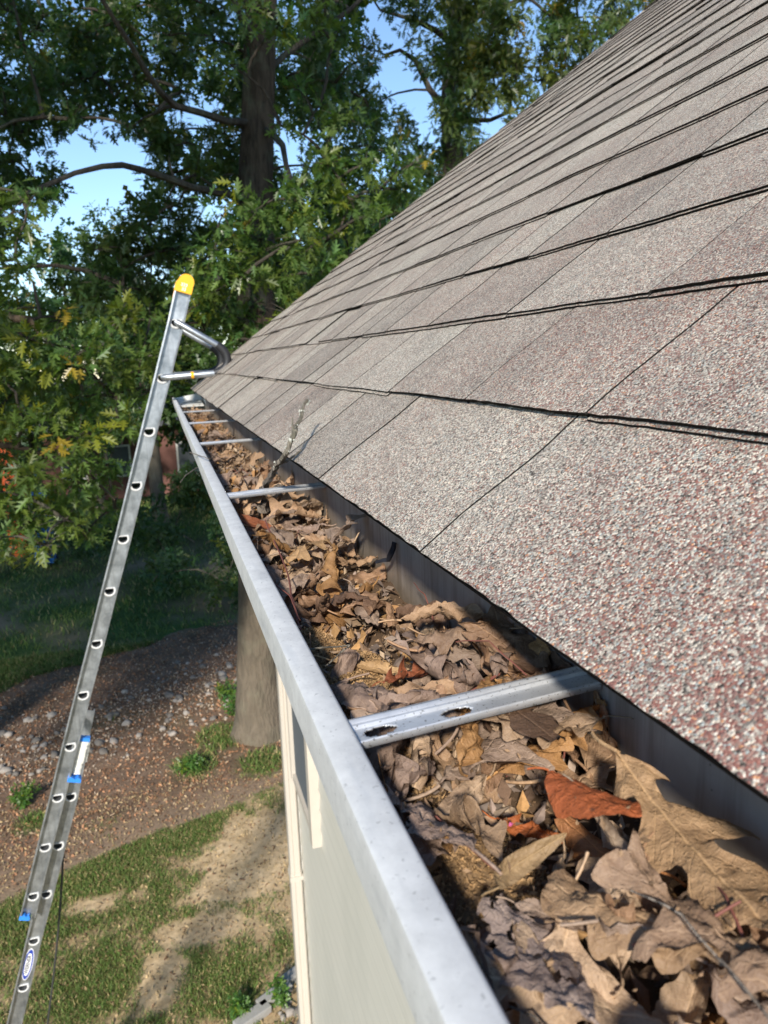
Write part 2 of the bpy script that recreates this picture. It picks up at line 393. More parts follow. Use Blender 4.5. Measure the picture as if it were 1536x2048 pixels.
for c in range(NC):
    s0 = c*EXPO; s1 = min(s0+EXPO*1.06, (RIDGE_X-DX)/CX)
    y = ROOF_START; js = [y]; fixed = JO.get(c, [])
    while y < (fixed[0] if fixed else ROOF_END):
        y += rr.choice((.12, .16, .20, .25, .31)); js.append(y)
    if fixed:
        while len(js) > 1 and js[-1] > fixed[0]-.1: js.pop()
        js += fixed; y = js[-1]
        while y < ROOF_END: y += rr.choice((.12, .16, .20, .25, .31)); js.append(y)
    js = [q for q in js if q < ROOF_END-.06]+[ROOF_END+rr.uniform(-.004, .004)]
    for i in range(len(js)-1):
        ya, yb = js[i], js[i+1]
        tone = rr.uniform(.33, .74); red = rr.uniform(.05, .5)
        if c == 0 and yb < .5: tone, red = .60, (lambda y: max(.2, min(1.75, .2+(.47-y)*5.0)))
        elif c == 0 and ya < .5: tone, red = .62, .3
        elif c <= 2 and ya < .5: red = .75; tone = .45
        elif c <= 3 and ya < .8: red = .45
        if ya > 1.2 and not callable(red): red *= .7
        near = (c < 5 and yb > .0 and ya < 1.6)
        step = .006 if near else (.02 if (ya < 2.4 and yb > -.2 and c < 14) else .08)
        ns = 8 if near else 3
        slab(s0+.0015, s1, ya+.0006, yb-.0006, .0072, .0018, .0005, tone, red, ns, step)
        if rr.random() < .88 or near:      # laminated tooth over the base sheet, its edge hanging a touch lower
            gp_ = .0017 if yb < 1.2 else .0038; th_ = rr.uniform(-.0004, .0005)
            slab(s0-.0012+rr.uniform(-.0006, .001), s1, ya+gp_, yb-gp_, .0106+th_, .0052+th_, .0079, tone, red, ns, step)
        if c > 0 and rr.random() < .75 and yb-ya > .15:
            slab(s0-.0036-.0022*rr.random(), s0+.03, ya+.0015, yb-.0015, .0078, .0072, .0050, tone*.9, red, 2, step)
roof_attrs = {'tone': ('FACE', TONE), 'redness': ('FACE', RED)}
roof = np_mesh('roof', V, F, [M['shingle'], M['edge'], M['eave']], house, attrs=roof_attrs, mi=MI)
# far slope, sheathing, starter strip
def pl(s, y, h): return Vector((DX+s*CX-h*SX, y, CZ+DZ+s*SX+h*CX))
smax = (RIDGE_X-DX)/CX
mb = MB()
y0, y1 = ROOF_START, ROOF_END
pr = [(.0008, 0), (smax, 0), (smax, -.02), (.03, -.02), (.028, -.006), (.0008, -.0045)]
mb.add([pl(a, y, b-.001) for y in (y0, y1-.004) for a, b in pr], [(0,1,2,3,4,5)[::-1], (6,7,8,9,10,11)]+[(i, (i+1) % 6, (i+1) % 6+6, i+6) for i in range(6)])
mb.build('roof_deck', M['edge'], house)
mb = MB(); rx, rz = RIDGE_X, CZ+DZ+smax*SX
mb.add([(rx, y0, rz-.03), (rx, y1, rz-.03), (2*rx-DX, y1, CZ+DZ), (2*rx-DX, y0, CZ+DZ), (rx, y0, rz), (rx, y1, rz), (2*rx-DX, y1, CZ+DZ+.03), (2*rx-DX, y0, CZ+DZ+.03)],
       [(0,1,2,3),(7,6,5,4),(0,4,5,1),(1,5,6,2),(2,6,7,3),(3,7,4,0)])
mb.build('far_roof_slope', M['greyroof'], house)
mb = MB()                                     # pale metal drip edge along the rake
mb.box((0, ROOF_END-.012, -.10), (smax, ROOF_END+.006, .0035)); 
mb.v = [tuple(pl(a, y, b)) for a, y, b in mb.v]
mb.build('rake_trim', M['trim'], house)
mb = MB(); y = ROOF_START
while y < ROOF_END-.05:
    L = .14; o = Vector((rx, y, rz+.012))
    mb.add([o+Vector((-.15,0,-.11)), o+Vector((0,0,.006)), o+Vector((.15,0,-.11)), o+Vector((-.15,L+.02,-.118)), o+Vector((0,L+.02,0)), o+Vector((.15,L+.02,-.118))],
           [(0,1,4,3),(1,2,5,4),(0,3,5,2)]); y += L
mb.build('ridge_cap', M['shingle'], house)
# walls: lap siding
WX, WEND = 0.57, 4.12
mb = MB(); z = 0.15; prof = [(.0, .15)]
while z < CZ-.33: prof += [(-.012, z), (-.002, z+.105)]; z += .108
prof += [(-.002, CZ-.30), (.16, CZ-.30), (.16, .12)]
prof = [(WX+a, b) for a, b in prof[1:]]
mb.add([(a, y, b) for y in (ROOF_START+.3, WEND-.06) for a, b in prof], [tuple(range(len(prof)))]+[tuple(range(len(prof), 2*len(prof)))[::-1]]+
       [(i, (i+1) % len(prof), (i+1) % len(prof)+len(prof), i+len(prof)) for i in range(len(prof))])
mb.build('wall', M['siding'], house)
mb = MB(); mb.box((WX-.016, WEND-.058, .12), (WX+.1, WEND, CZ-.305)); mb.build('corner_board', M['fascia'], house)  # darker grey paints in the shadow gap beside the downspout
mb = MB()                                      # gable end wall
g = [(WX+.16, .12), (2*RIDGE_X-WX-.2, .12), (2*RIDGE_X-WX-.2, CZ+.05), (RIDGE_X, rz-.12), (WX+.16, CZ-.02)]
mb.add([(a, y, b) for y in (WEND-.16, WEND-.01) for a, b in g], [(0,1,2,3,4), (9,8,7,6,5)]+[(i, (i+1) % 5, (i+1) % 5+5, i+5) for i in range(5)])
mb.build('gable_wall', M['siding'], house); mb = MB(); mb.add([(a, y, b) for y in (ROOF_START+.3, ROOF_START+.45) for a, b in g], [(0,1,2,3,4), (9,8,7,6,5)]+[(i, (i+1) % 5, (i+1) % 5+5, i+5) for i in range(5)])
mb.build('gable_wall', M['siding'], house)
mb = MB(); mb.box((WX+.16, ROOF_START+.3, 0), (2*RIDGE_X-WX-.2, WEND-.02, .119)); mb.box((WX+.01, ROOF_START+.3, 0), (WX+.159, WEND-.02, .119)); mb.build('foundation', M['edging'], house)
mb = MB(); mb.box((.2205, ROOF_START, CZ-.299), (WX+.05, ROOF_END-.03, CZ-.287)); mb.build('soffit', M['white'], house)
mb = MB(); mb.box((.2185, ROOF_START, CZ-.285), (.238, ROOF_END-.02, CZ-.142)); mb.build('fascia', M['fascia'], house)
# window on the long wall
wy0, wy1, wz0, wz1 = 3.41, 3.99, CZ-2.30, CZ-1.05
win = MB()
fx = WX-.055
for a, b in (((fx, wy0-.07, wz0-.03), (WX, wy0, wz1+.06)), ((fx+.008, wy1, wz0-.03), (WX, wy1+.045, wz1+.06)), ((fx+.004, wy0, wz1), (WX, wy1, wz1+.056)), ((fx+.012, wy0, wz0-.028), (WX, wy1, wz0+.012))):
    win.box(a, b)
wf = win.build('window', M['trim'], house)
mb = MB(); mb.box((WX-.026, wy0+.002, wz0+.014), (WX+.004, wy1-.002, wz1-.002)); mb.build('pane', M['glass'], wf)
mb = MB(); mb.box((WX-.034, wy0+.003, (wz0+wz1)/2-.02), (WX-.0265, wy1-.003, (wz0+wz1)/2+.02)); mb.build('meeting_rail', M['trim'], wf)

# ------------------------------------------------------------------ gutter
GB, GI, GO, GL, GF = .215, .0733, .0563, -.1698, -.292      # back, lip inner, lip outer, lip level, floor
G0, G1 = -1.6, 4.30
gut = empty('rain_gutter', (.13, 2, CZ-.29), label='long white metal gutter full of dead leaves along the roof edge', cat='gutter')
def gp(y):                                       # the gutter's small waves along its run
    return Vector((.0010*noise.noise(Vector((y*2.2, 3, 0))), y, CZ+.0011*noise.noise(Vector((y*1.9, 0, 7)))))
ys = [G0+(G1-G0)*i/150 for i in range(151)]
fr = [(gp(y), Vector((1,0,0)), Vector((0,0,1))) for y in ys]
t = .0009
outer = [(GO+.0018, GL), (GO+.0005, GL-.0008), (GO, GL-.003), (GO, GL-.024), (GO+.002, GL-.0265), (GO+.010, GL-.029), (GO+.019, GL-.043), (GO+.023, GL-.062), (GO+.031, GL-.085), (GO+.044, GF+.004), (GO+.049, GF), (GB-.002, GF), (GB, GF+.002), (GB, -.148)]
inner = [(GB-t, -.148), (GB-t, GF+.003), (GB-.003, GF+t), (GO+.050, GF+t), (GO+.046, GF+.004), (GO+.033, GL-.085), (GO+.025, GL-.062), (GO+.021, GL-.042), (GO+.0115, GL-.0275), (GO+.003, GL-.024), (GO+.002, GL-.004), (GO+.003, GL-.0018), (GI-.002, GL-.0018), (GI-.001, GL-.003), (GI-.001, GL-.010), (GI, GL-.010), (GI, GL-.002), (GI-.0012, GL-.0004), (GI-.0025, GL)]
mb = MB(); prof = outer+inner
vs = [o+A*a+B*b for o, A, B in fr for a, b in prof]; n = len(prof)
no = len(outer)
for i in range(len(fr)-1):
    pass
mb.v = [tuple(v) for v in vs]
for i in range(len(fr)-1):
    for k in range(n):
        mb.f.append((i*n+k, i*n+(k+1) % n, (i+1)*n+(k+1) % n, (i+1)*n+k))
        inside = (no-1 <= k < no+len(inner)-8)
        mb.mi.append(1 if inside and fr[i][0].y < 4.02 else (2 if inside else 0))
mb.f += [tuple(range(n))[::-1], tuple(range((len(fr)-1)*n, len(fr)*n))]; mb.mi += [0, 0]
mb.build('gutter_channel', [M['lip'], M['gin'], M['white']], gut, smooth=True)
mb = MB()
cap = [(GO+.004, GL-.003), (GO+.004, GL-.024), (GO+.021, GL-.043), (GO+.026, GL-.062), (GO+.034, GL-.085), (GO+.048, GF+.003), (GB-.003, GF+.003), (GB-.003, -.150), (GI, GL-.003)]
mb.add([(a, y, CZ+b) for y in (G1-.004, G1+.0012) for a, b in cap], [tuple(range(9)), tuple(range(9, 18))[::-1]]+[(i, (i+1) % 9, (i+1) % 9+9, i+9) for i in range(9)])
mb.build('end_cap', M['white'], gut)
# white outlet piece standing at the very end
mb = MB()
a = [(.085, 4.03, -.205), (.205, 4.03, -.205), (.205, 4.285, -.185), (.085, 4.285, -.185)]
mb.add([(x, y, CZ+z) for x, y, z in a]+[(x, y, CZ+z-.003) for x, y, z in a], [(0,1,2,3),(7,6,5,4),(0,4,5,1),(1,5,6,2),(2,6,7,3),(3,7,4,0)])
mb.build('end_splash_plate', M['white'], gut)

def hanger(yc, wdt=.028, skew=.10):
    """ribbed strip with two pear-shaped punched holes, lip to back wall"""
    x0, x1 = GI-.0005, GB-.0015; nx = 110
    prof = [(-.5, -.001), (-.5, .0035), (-.465, .0045), (-.42, .0035), (-.40, .0006), (-.05, 0), (.04, .0004), (.07, .0030), (.13, .0036), (.17, .0012), (.22, .0012), (.26, .0034), (.32, .0038), (.37, .0016), (.47, .0012), (.5, -.001)]
    prof = [(-.50, -.0030), (-.50, .0004), (-.475, .0010), (-.45, .0002)] + [(-.45+.53*k/12, -.0004) for k in range(1, 13)] + [(.12, .0012), (.16, .0015), (.20, .0006), (.25, .0005), (.29, .0016), (.34, .0019), (.40, .0010), (.5, .0006), (.5, -.0035)]
    mb = MB(); W = len(prof); z0 = CZ-.1752
    for i in range(nx+1):
        x = x0+(x1-x0)*i/nx
        for a, h in prof:
            mb.v.append((x, yc+a*wdt+(x-x0)*skew, z0+h+.0004*noise.noise(Vector((x*30, a*3, yc)))))
    holes = [(.087, .0085), (.129, .0085)]
    for i in range(nx):
        for j in range(W-1):
            x = x0+(x1-x0)*(i+.5)/nx; a = (prof[j][0]+prof[j+1][0])/2
            if any(((x-hx)/hr)**2+((a+.16)*wdt/.0046)**2 < 1 for hx, hr in holes): continue
            mb.f.append((i*W+j, (i+1)*W+j, (i+1)*W+j+1, i*W+j+1)); mb.mi.append(0)
    o = mb.build('hanger', M['galv'], gut, smooth=True)
    sm = o.modifiers.new('s', 'SOLIDIFY'); sm.thickness = .0009; sm.offset = -1
    return o
for yc, sk in ((.333, .24), (1.045, .35), (1.775, .35), (2.42, .3), (3.02, .3)):
    hanger(yc, .0245 if yc < .5 else .030, sk*.6)

# downspout beside the far corner
mb = MB()
def rtube(mb, pts, hw, hd, bev=.008):
    pr = [(-hw, -hd+bev), (-hw+bev, -hd), (-.35*hw, -hd), (-.25*hw, -hd+.004), (.25*hw, -hd+.004), (.35*hw, -hd), (hw-bev, -hd), (hw, -hd+bev), (hw, hd-bev), (hw-bev, hd), (-hw+bev, hd), (-hw, hd-bev)]
    mb.sweep(pr, [(Vector(p), Vector((1,0,0)), Vector(a)) for p, a in pts])
dx, dy = .518, 4.08
rtube(mb, [((.15, 4.12, CZ-.292), (0,1,0)), ((.15, 4.12, CZ-.33), (0,1,0)), ((.30, 4.10, CZ-.50), (0,1,0)), ((dx-.02, dy, CZ-.72), (0,1,0)), ((dx, dy, CZ-.78), (0,1,0)), ((dx, dy, CZ-2.98), (0,1,0))], .031, .042)
d = mb.build('downspout', M['trim'], gut, smooth=True)
mb = MB(); rtube(mb, [((dx, dy, CZ-2.95), (0,1,0)), ((dx, dy, CZ-5.1), (0,1,0)), ((dx-.25, dy, CZ-5.2), (0,1,0))], .034, .045)
mb.build('downspout_lower_length', M['trim'], d, smooth=True)
mb = MB(); mb.box((dx-.038, dy-.05, CZ-3.0), (WX-.012, dy+.05, CZ-2.975)); mb.build('strap', M['trim'], d)

# ------------------------------------------------------------------ dead leaves in the gutter
def shape_w(kind, u, side, ph):
    """half width of a leaf as a share of its length, and forward slant of its lobes"""
    if kind == 'oval':
        return .17*math.sin(math.pi*u**.9)**.75*(1+.03*math.sin(u*60+side)), 0
    if kind == 'broad':
        return .34*math.sin(math.pi*min(1, u)**.8)**.9*(1+.10*math.cos(u*19+side*2)), .03
    if kind == 'narrow':
        return .115*math.sin(math.pi*u**.85)**.7, 0
    env = math.sin(math.pi*min(1, u*.97+.015)**1.25)**.55
    if kind == 'lobed':                                # deep bristle-tipped lobes
        l = .5+.5*math.cos(2*math.pi*(3.0*u+.12*side+ph)); l = l**1.6
        return max(.012, .36*env*(.22+.78*l)), .10*l
    if kind == 'wavy':                                 # shallow rounded lobes
        l = .5+.5*math.cos(2*math.pi*(3.6*u+.15*side+ph))
        return max(.01, .27*env*(.55+.45*l)), .05*l
def leaf_verts(kind, L, kl=1.2, kc=0., twist=0., crink=.03, nu=44, nv=5, seed=0, fold=0., ph=.0):
    rr_ = random.Random(seed); off = rr_.uniform(0, 99)
    P = []; UV = []; ang = -kl/2; x = z = 0; sp = []
    for i in range(nu+1):
        u = i/nu; a = ang+kl*u+.25*kl*math.sin(u*5+off)
        sp.append((x, z, a)); x += math.cos(a)*L/nu; z += math.sin(a)*L/nu
    for i in range(nu+1):
        u = i/nu; cx, cz, a = sp[i]; T = Vector((math.cos(a), 0, math.sin(a))); Nn = Vector((-math.sin(a), 0, math.cos(a)))
        tw = twist*(u-.5)
        for j in range(-nv, nv+1):
            v = j/nv; side = 1 if v > 0 else 0
            wd, sl = shape_w(kind, max(.001, min(.999, u)), side, ph)
            s = v*wd*L; c = kc*(1+.5*math.sin(u*4+off))
            ca = c*v*wd/.2
            if abs(c) > .01:
                rad = L*.2/c; yy = rad*math.sin(ca); hh = rad*(1-math.cos(ca))
            else: yy, hh = s, 0
            hh += abs(s)*fold
            q = Vector((u*6+off, v*wd*12, off))
            hh += L*crink*noise.noise(q)+L*crink*.5*noise.noise(q*2.7)+L*crink*.28*noise.noise(q*6.5)
            hh += L*crink*1.2*abs(v)**3*noise.noise(Vector((u*9, side*5, off)))
            y2 = yy*math.cos(tw)-hh*math.sin(tw); h2 = yy*math.sin(tw)+hh*math.cos(tw)
            p = Vector((cx, 0, cz))+T*(sl*L*abs(v))+Vector((0, y2, 0))+Nn*h2
            P.append(p); UV.append((u, v*wd, 0))
    W = 2*nv+1; Fc = [(i*W+j, i*W+j+1, (i+1)*W+j+1, (i+1)*W+j) for i in range(nu) for j in range(W-1)]
    # leaf stalk
    b = len(P); a0 = sp[0][2]; L2 = L*.22
    for i in range(6):
        t_ = i/5; c = Vector((-L2*t_, .02*L*math.sin(t_*3+off), -L2*.25*t_*t_*math.sin(off)))
        for k in range(4):
            an = k*math.pi/2; r_ = .0009*(L/.08)
            P.append(c+Vector((0, math.cos(an)*r_, math.sin(an)*r_))); UV.append((0, 0, 0))
    Fc += [(b+i*4+k, b+i*4+(k+1) % 4, b+(i+1)*4+(k+1) % 4, b+(i+1)*4+k) for i in range(5) for k in range(4)]
    mid = sum((P[i] for i in range(0, (nu+1)*W)), Vector())/((nu+1)*W)
    return [p-mid for p in P], Fc, UV
HX0, HX1, HY0, HY1, HC = .060, .215, -.1, 4.1, .006
hnx, hny = int((HX1-HX0)/HC)+1, int((HY1-HY0)/HC)+1
def bed_h(x, y):                                  # surface of the packed muck under the leaves
    return CZ-.235+.009*noise.noise(Vector((x*14, y*7, 0)))+.005*noise.noise(Vector((x*40, y*30, 3)))
H = np.array([[bed_h(HX0+i*HC, HY0+j*HC) for j in range(hny)] for i in range(hnx)])
def put_leaf(kind, L, loc, rot, color, label, group='dead leaves lying in the gutter', name='dead_leaf', settle=True, clampw=True, holes=0, lift=.0, **kw):
    P, Fc, UV = leaf_verts(kind, L, **kw)
    mrot = Euler(rot, 'XYZ').to_matrix()
    P = [mrot@p for p in P]
    x, y = loc[0], loc[1]
    if settle:
        # drop until a share of the leaf touches what lies below
        gaps = []
        for p in P[::3]:
            i = int((min(max(x+p.x, HX0), HX1-.001)-HX0)/HC); j = int((y+p.y-HY0)/HC)
            if 0 <= i < hnx and 0 <= j < hny: gaps.append(H[i, j]-p.z)
        gaps.sort(); z = gaps[int(len(gaps)*.86)]+.0006+lift if gaps else CZ-.2
    else: z = loc[2]
    W = []
    for p in P:
        q = Vector((x+p.x, y+p.y, z+p.z))
        if clampw:
            lo = .0835 if q.z < CZ-.192 else .0765
            if q.x < lo: q.z += min(.006, (lo-q.x)*.4); q.x = lo+.002*math.tanh((lo-q.x)*60)
            if q.x > .2125: q.z += min(.03, (q.x-.2125)*.6); q.x = .2125-.0015*random.random()
            if q.z < CZ-.285: q.z = CZ-.285
            for hy_ in (.336, 1.055, 1.785, 2.43, 3.03):
                if abs(q.y-hy_) < .034 and q.z > CZ-.181: q.z = CZ-.181+(q.z-CZ+.181)*.03
            if q.z > CZ-.178 and not lift and settle: q.z = CZ-.178+(q.z-CZ+.178)*.35
        W.append(q)
    if settle:
        for q in W[::2]:
            i = int((q.x-HX0)/HC); j = int((q.y-HY0)/HC)
            if 0 <= i < hnx and 0 <= j < hny: H[i, j] = max(H[i, j], min(q.z, H[i, j]+.0035))
    if holes:
        hn = Vector((holes*3.1, 0, 0)); nn = len(Fc)-20
        keep = [f for k_, f in enumerate(Fc) if k_ >= nn or noise.noise(Vector((UV[f[0]][0]*7, UV[f[0]][1]*16, 0))+hn) < .38]
        Fc = keep
    org = Vector((x, y, z))
    o = np_mesh(name, [tuple(q-org) for q in W], Fc, M['leaf'], smooth=True, attrs={'leafuv': ('POINT', UV)}, label=label, cat='leaf', group=group)
    o.location = org; o.color = (*color, 1)
    return o
PAL = {'tan': (.47,.325,.205), 'brown': (.35,.225,.14), 'pale': (.54,.41,.285), 'grey brown': (.36,.28,.22), 'dark brown': (.21,.135,.09), 'golden brown': (.48,.28,.12), 'mauve grey': (.35,.265,.215)}
def bay(y):
    for k_, (lim, nm) in enumerate(((.33, 'in front of the nearest hanger'), (1.05, 'between the nearest and second hangers'), (1.78, 'between the second and third hangers'), (2.43, 'between the third and fourth hangers'), (3.03, 'between the fourth and fifth hangers'), (9, 'beyond the fifth hanger'))):
        if y < lim: return nm
lr = random.Random(5)
def random_leaf(y, x=None, big=None):
    kind = lr.choice(['lobed']*4+['wavy']*3+['oval', 'narrow', 'oval'])
    L = lr.uniform(.060, .100) if kind in ('lobed', 'wavy') else lr.uniform(.05, .078)
    if y < .34: L *= lr.uniform(.65, 1.0)
    if big: L = big
    cn = lr.choices(list(PAL), [5, 4, 4, 4, 1.3, 2.2, 1.2])[0]; c = PAL[cn]
    x = lr.uniform(.082, .198) if x is None else x
    if x < .105 and lr.random() < .5: cn = 'mauve grey'; c = PAL[cn]
    j = lr.uniform(.82, 1.18); c = tuple(q*j for q in c)
    kd = {'lobed': 'pointed lobed oak leaf', 'wavy': 'round lobed oak leaf', 'oval': 'oval leaf', 'narrow': 'narrow leaf'}[kind]
    curl = lr.random()
    curled = curl < .68
    kc = lr.choice((-1, 1, 1))*lr.uniform(1.0, 2.8) if curled else lr.uniform(-.6, .6)
    put_leaf(kind, L, (x, y), (lr.gauss(0, .36), lr.gauss(0, .28), lr.uniform(0, 6.28)), c,
        f"{'curled' if curled else 'flat'} {cn} {kd} lying {bay(y)}", group=f"dead leaves lying {bay(y)}",
        kl=lr.gauss(0, 1.2), kc=kc, twist=lr.gauss(0, .8), crink=lr.uniform(.04, .08), seed=lr.randrange(9999), ph=lr.random(),
        nu=40 if y < 1.2 else 22, nv=5 if y < 1.2 else 3, fold=lr.uniform(-.3, .3), lift=0)
NEAR, MIDN, FARN = 84, 104, 84
ylist = [lr.uniform(.09, .42) for _ in range(NEAR)]+[.38+1.0*lr.random()**1.15 for _ in range(MIDN)]+[1.25+2.78*lr.random()**1.1 for _ in range(FARN)]
BARE = [((.110, .47), .030), ((.104, .41), .026), ((.116, .272), .021), ((.125, .525), .018), ((.105, .60), .014), ((.13, .85), .016)]
for y in ylist:
    x = lr.uniform(.080, .200)
    if any(math.hypot(x-bx, (y-by)*.6) < br for (bx, by), br in BARE) and lr.random() < .9: 
        x = lr.choice((.075, .19, .2))
    random_leaf(y, x)

# the leaves that stand out, placed one by one
def hero(kind, L, pxy, yaw, col, label, tilt=(0, 0), zr=-.2, **kw):
    p = onZ(pxy[0], pxy[1], zr); L *= .92; kw['crink'] = kw.get('crink', .03)*1.25; kw['kc'] = kw.get('kc', 0)*1.3
    kw.setdefault('lift', .001)
    return put_leaf(kind, L, (p.x, p.y), (tilt[0], tilt[1], yaw), col, label, nu=64, nv=7, **kw)
hero('wavy', .070, (1085, 1500), 2.75, (.40,.29,.19), 'broad pinkish tan oak leaf just in front of the nearest hanger', kl=.5, kc=-.4, crink=.035, seed=3, ph=.2)
hero('lobed', .060, (930, 1640), 1.9, (.36,.26,.17), 'folded tan oak leaf with a round gap beside the gutter lip', tilt=(.5, .2), kl=-.8, kc=1.5, crink=.03, seed=14, ph=.35)
hero('lobed', .036, (1060, 1610), -.9, (.48,.15,.045), 'small curled rust orange leaf above the bright orange one', tilt=(.5, 0), kl=.4, kc=1.6, crink=.03, seed=35, ph=.3, lift=.006)
hero('wavy', .070, (1075, 1925), 1.6, (.38,.31,.275), 'greyish mauve leaf riddled with dark holes', tilt=(.1, .1), kl=.3, kc=-.5, crink=.035, seed=52, ph=.4, holes=2, lift=.003)
hero('narrow', .046, (1050, 1775), .4, (.40,.29,.16), 'slender tan leaf arching up close to the camera', tilt=(.9, -.1), kl=1.3, kc=.8, crink=.02, seed=61, lift=.008)
hero('oval', .034, (1110, 1840), -.8, (.36,.28,.22), 'small pale pointed oval leaf beside the holed mauve one', tilt=(.3, 0), kl=.4, kc=.8, crink=.03, seed=63)
hero('wavy', .080, (1290, 1900), 2.2, (.40,.28,.17), 'large drab brown oak leaf in the lower corner of the pile', tilt=(.1, .1), kl=.6, kc=-.7, crink=.035, seed=71, ph=.6)
hero('lobed', .078, (1420, 1960), 1.9, (.38,.27,.185), 'wide greyish brown oak leaf nearest to the camera', tilt=(.15, -.1), kl=.7, kc=-.9, crink=.04, seed=73, ph=.1)
hero('narrow', .045, (1210, 1770), -1.5, (.32,.26,.20), 'rolled pale grey leaf standing against the orange leaf', tilt=(.2, .3), kl=.2, kc=2.6, crink=.03, seed=75)
hero('lobed', .030, (1160, 1590), -1.7, (.52,.40,.25), 'tiny pale three pointed leaf beside the chestnut brown leaf', tilt=(.2, 0), kl=.3, kc=.3, crink=.02, seed=77, ph=.5)
hero('wavy', .070, (1225, 1640), 1.75, (.42,.20,.085), 'glossy chestnut brown lobed oak leaf behind the orange one', tilt=(-.3, .15), kl=.7, kc=-1.1, crink=.025, seed=21, ph=.1, lift=.003)
hero('lobed', .112, (1372, 1760), -1.66, (.50,.345,.20), 'long tan oak leaf lying along the back wall of the gutter', tilt=(.22, .02), kl=.45, kc=-.7, crink=.022, seed=44, ph=.65, lift=.004)
hero('broad', .050, (1180, 1730), -1.25, (.50,.15,.055), 'bright orange red leaf lying in the nearest bay', tilt=(-.1, -.1), kl=.25, kc=-.5, crink=.02, seed=32, ph=.5, lift=.005)
hero('narrow', .075, (745, 1285), -.62, (.52,.36,.19), 'long golden tan boat shaped leaf in the middle of the second bay', tilt=(.2, .1), kl=.4, kc=1.7, crink=.02, seed=81, lift=.003)
hero('oval', .055, (755, 1265), -.85, (.46,.34,.2), 'folded tan leaf lying against the golden boat shaped one', tilt=(-.5, .1), kl=.3, kc=1.2, crink=.02, seed=83, lift=.003)
hero('lobed', .048, (808, 1310), .5, (.34,.12,.06), 'small dark red brown leaf at the tip of the golden leaf', tilt=(.2, .1), kl=.6, kc=.8, crink=.03, seed=85, ph=.2, lift=.004)
hero('lobed', .085, (625, 1105), -2.3, (.50,.34,.18), 'golden lobed oak leaf spread flat on the middle of the pile', tilt=(.2, .1), kl=-.9, kc=-.5, crink=.03, seed=87, ph=.15, lift=.005)
hero('narrow', .085, (505, 1040), -.9, (.30,.11,.05), 'reddish brown slender leaf beside the lip past the second hanger', tilt=(.4, .1), kl=.3, kc=1.2, crink=.02, seed=91, lift=.004)
hero('oval', .075, (550, 1055), -1.1, (.38,.29,.22), 'pale pinkish oval leaf beside the slender reddish one', tilt=(.2, .1), kl=.2, kc=1.0, crink=.02, seed=93, lift=.004)
hero('wavy', .060, (850, 1240), 1.2, (.36,.28,.20), 'broad pale brown leaf domed against the back wall', tilt=(-.2, .1), kl=-.9, kc=-1.0, crink=.04, seed=95, ph=.6, lift=.003)
hero('wavy', .065, (925, 1330), 2.8, (.32,.225,.155), 'crumpled round brown leaf next to the far side of the nearest hanger', tilt=(.2, .1), kl=-1.3, kc=-1.2, crink=.06, seed=97, ph=.3, lift=.003)
hero('wavy', .055, (735, 1380), 2.2, (.30,.215,.16), 'folded brown leaf beside the lip before the nearest hanger', tilt=(.4, .1), kl=1.0, kc=1.2, crink=.05, seed=99, ph=.3, lift=.002)

# packed muck and crumbs under the leaves
nx_, ny_ = 30, 620
V2 = []; T2 = []
for j in range(ny_+1):
    y = -.3+4.33*j/ny_
    for i in range(nx_+1):
        x = .0835+.1305*i/nx_
        hgt = bed_h(x, y)+.0025*noise.noise(Vector((x*160, y*160, 0)))
        b_ = max([0]+[1-math.hypot(x-bx, (y-by)*.6)/(br*1.6) for (bx, by), br in BARE]); hgt += .016*min(1, b_*1.6)
        V2.append((x, y, hgt)); f_ = noise.noise(Vector((x*50, y*40, 8)))
        a_ = min(1, b_*2)
        T2.append(tuple(q*(1+.35*f_) for q in ((.10+.16*a_), (.065+.105*a_), (.04+.05*a_))))
F2 = [(j*(nx_+1)+i, j*(nx_+1)+i+1, (j+1)*(nx_+1)+i+1, (j+1)*(nx_+1)+i) for j in range(ny_) for i in range(nx_)]
np_mesh('leaf_mould', V2, F2, M['crumbs'], smooth=True, attrs={'tint': ('POINT', T2)}, label='dark crumbly leaf mould packed under the gutter leaves', cat='leaf mould', kind='stuff')
# crumbs: catkin scales, bits of broken leaf, all too small to count
def flakes(name, pts, sizes, cols, label, cat, mat, up=.5):
    n_ = len(pts); pts = np.array(pts); a = rng.normal(size=(n_, 3)); a /= np.linalg.norm(a, axis=1)[:, None]
    b = rng.normal(size=(n_, 3)); b[:, 2] *= up; b -= a*(a*b).sum(1)[:, None]; b /= np.linalg.norm(b, axis=1)[:, None]
    c = np.cross(a, b); s = np.array(sizes)[:, None]
    Vv = np.stack([pts-a*s, pts+b*s*.45+c*s*.2, pts+a*s, pts-b*s*.45+c*s*.15], 1).reshape(-1, 3)
    Ff = np.arange(n_*4).reshape(-1, 4); cc = np.repeat(np.array(cols), 4, axis=0)
    return np_mesh(name, Vv, Ff, mat, attrs={'tint': ('POINT', cc)}, label=label, cat=cat, kind='stuff')
pts = []; sz = []; cl = []
def hbed(x, y):
    b_ = max([0]+[1-math.hypot(x-bx, (y-by)*.6)/(br*1.6) for (bx, by), br in BARE]); return bed_h(x, y)+.016*min(1, b_*1.6)
for (bx, by), br in BARE:
    for _ in range(int(5200*br/.026)):
        r_ = br*1.7*math.sqrt(rng.random()); an = rng.random()*6.283
        x, y = bx+r_*math.cos(an), by+r_*math.sin(an)/.6
        if not .084 < x < .212: continue
        pts.append((x, y, hbed(x, y)+rng.uniform(.0, .0028))); sz.append(rng.uniform(.0006, .0021))
        q = rng.uniform(.5, 1.5); cl.append((.34*q, .215*q, .105*q))
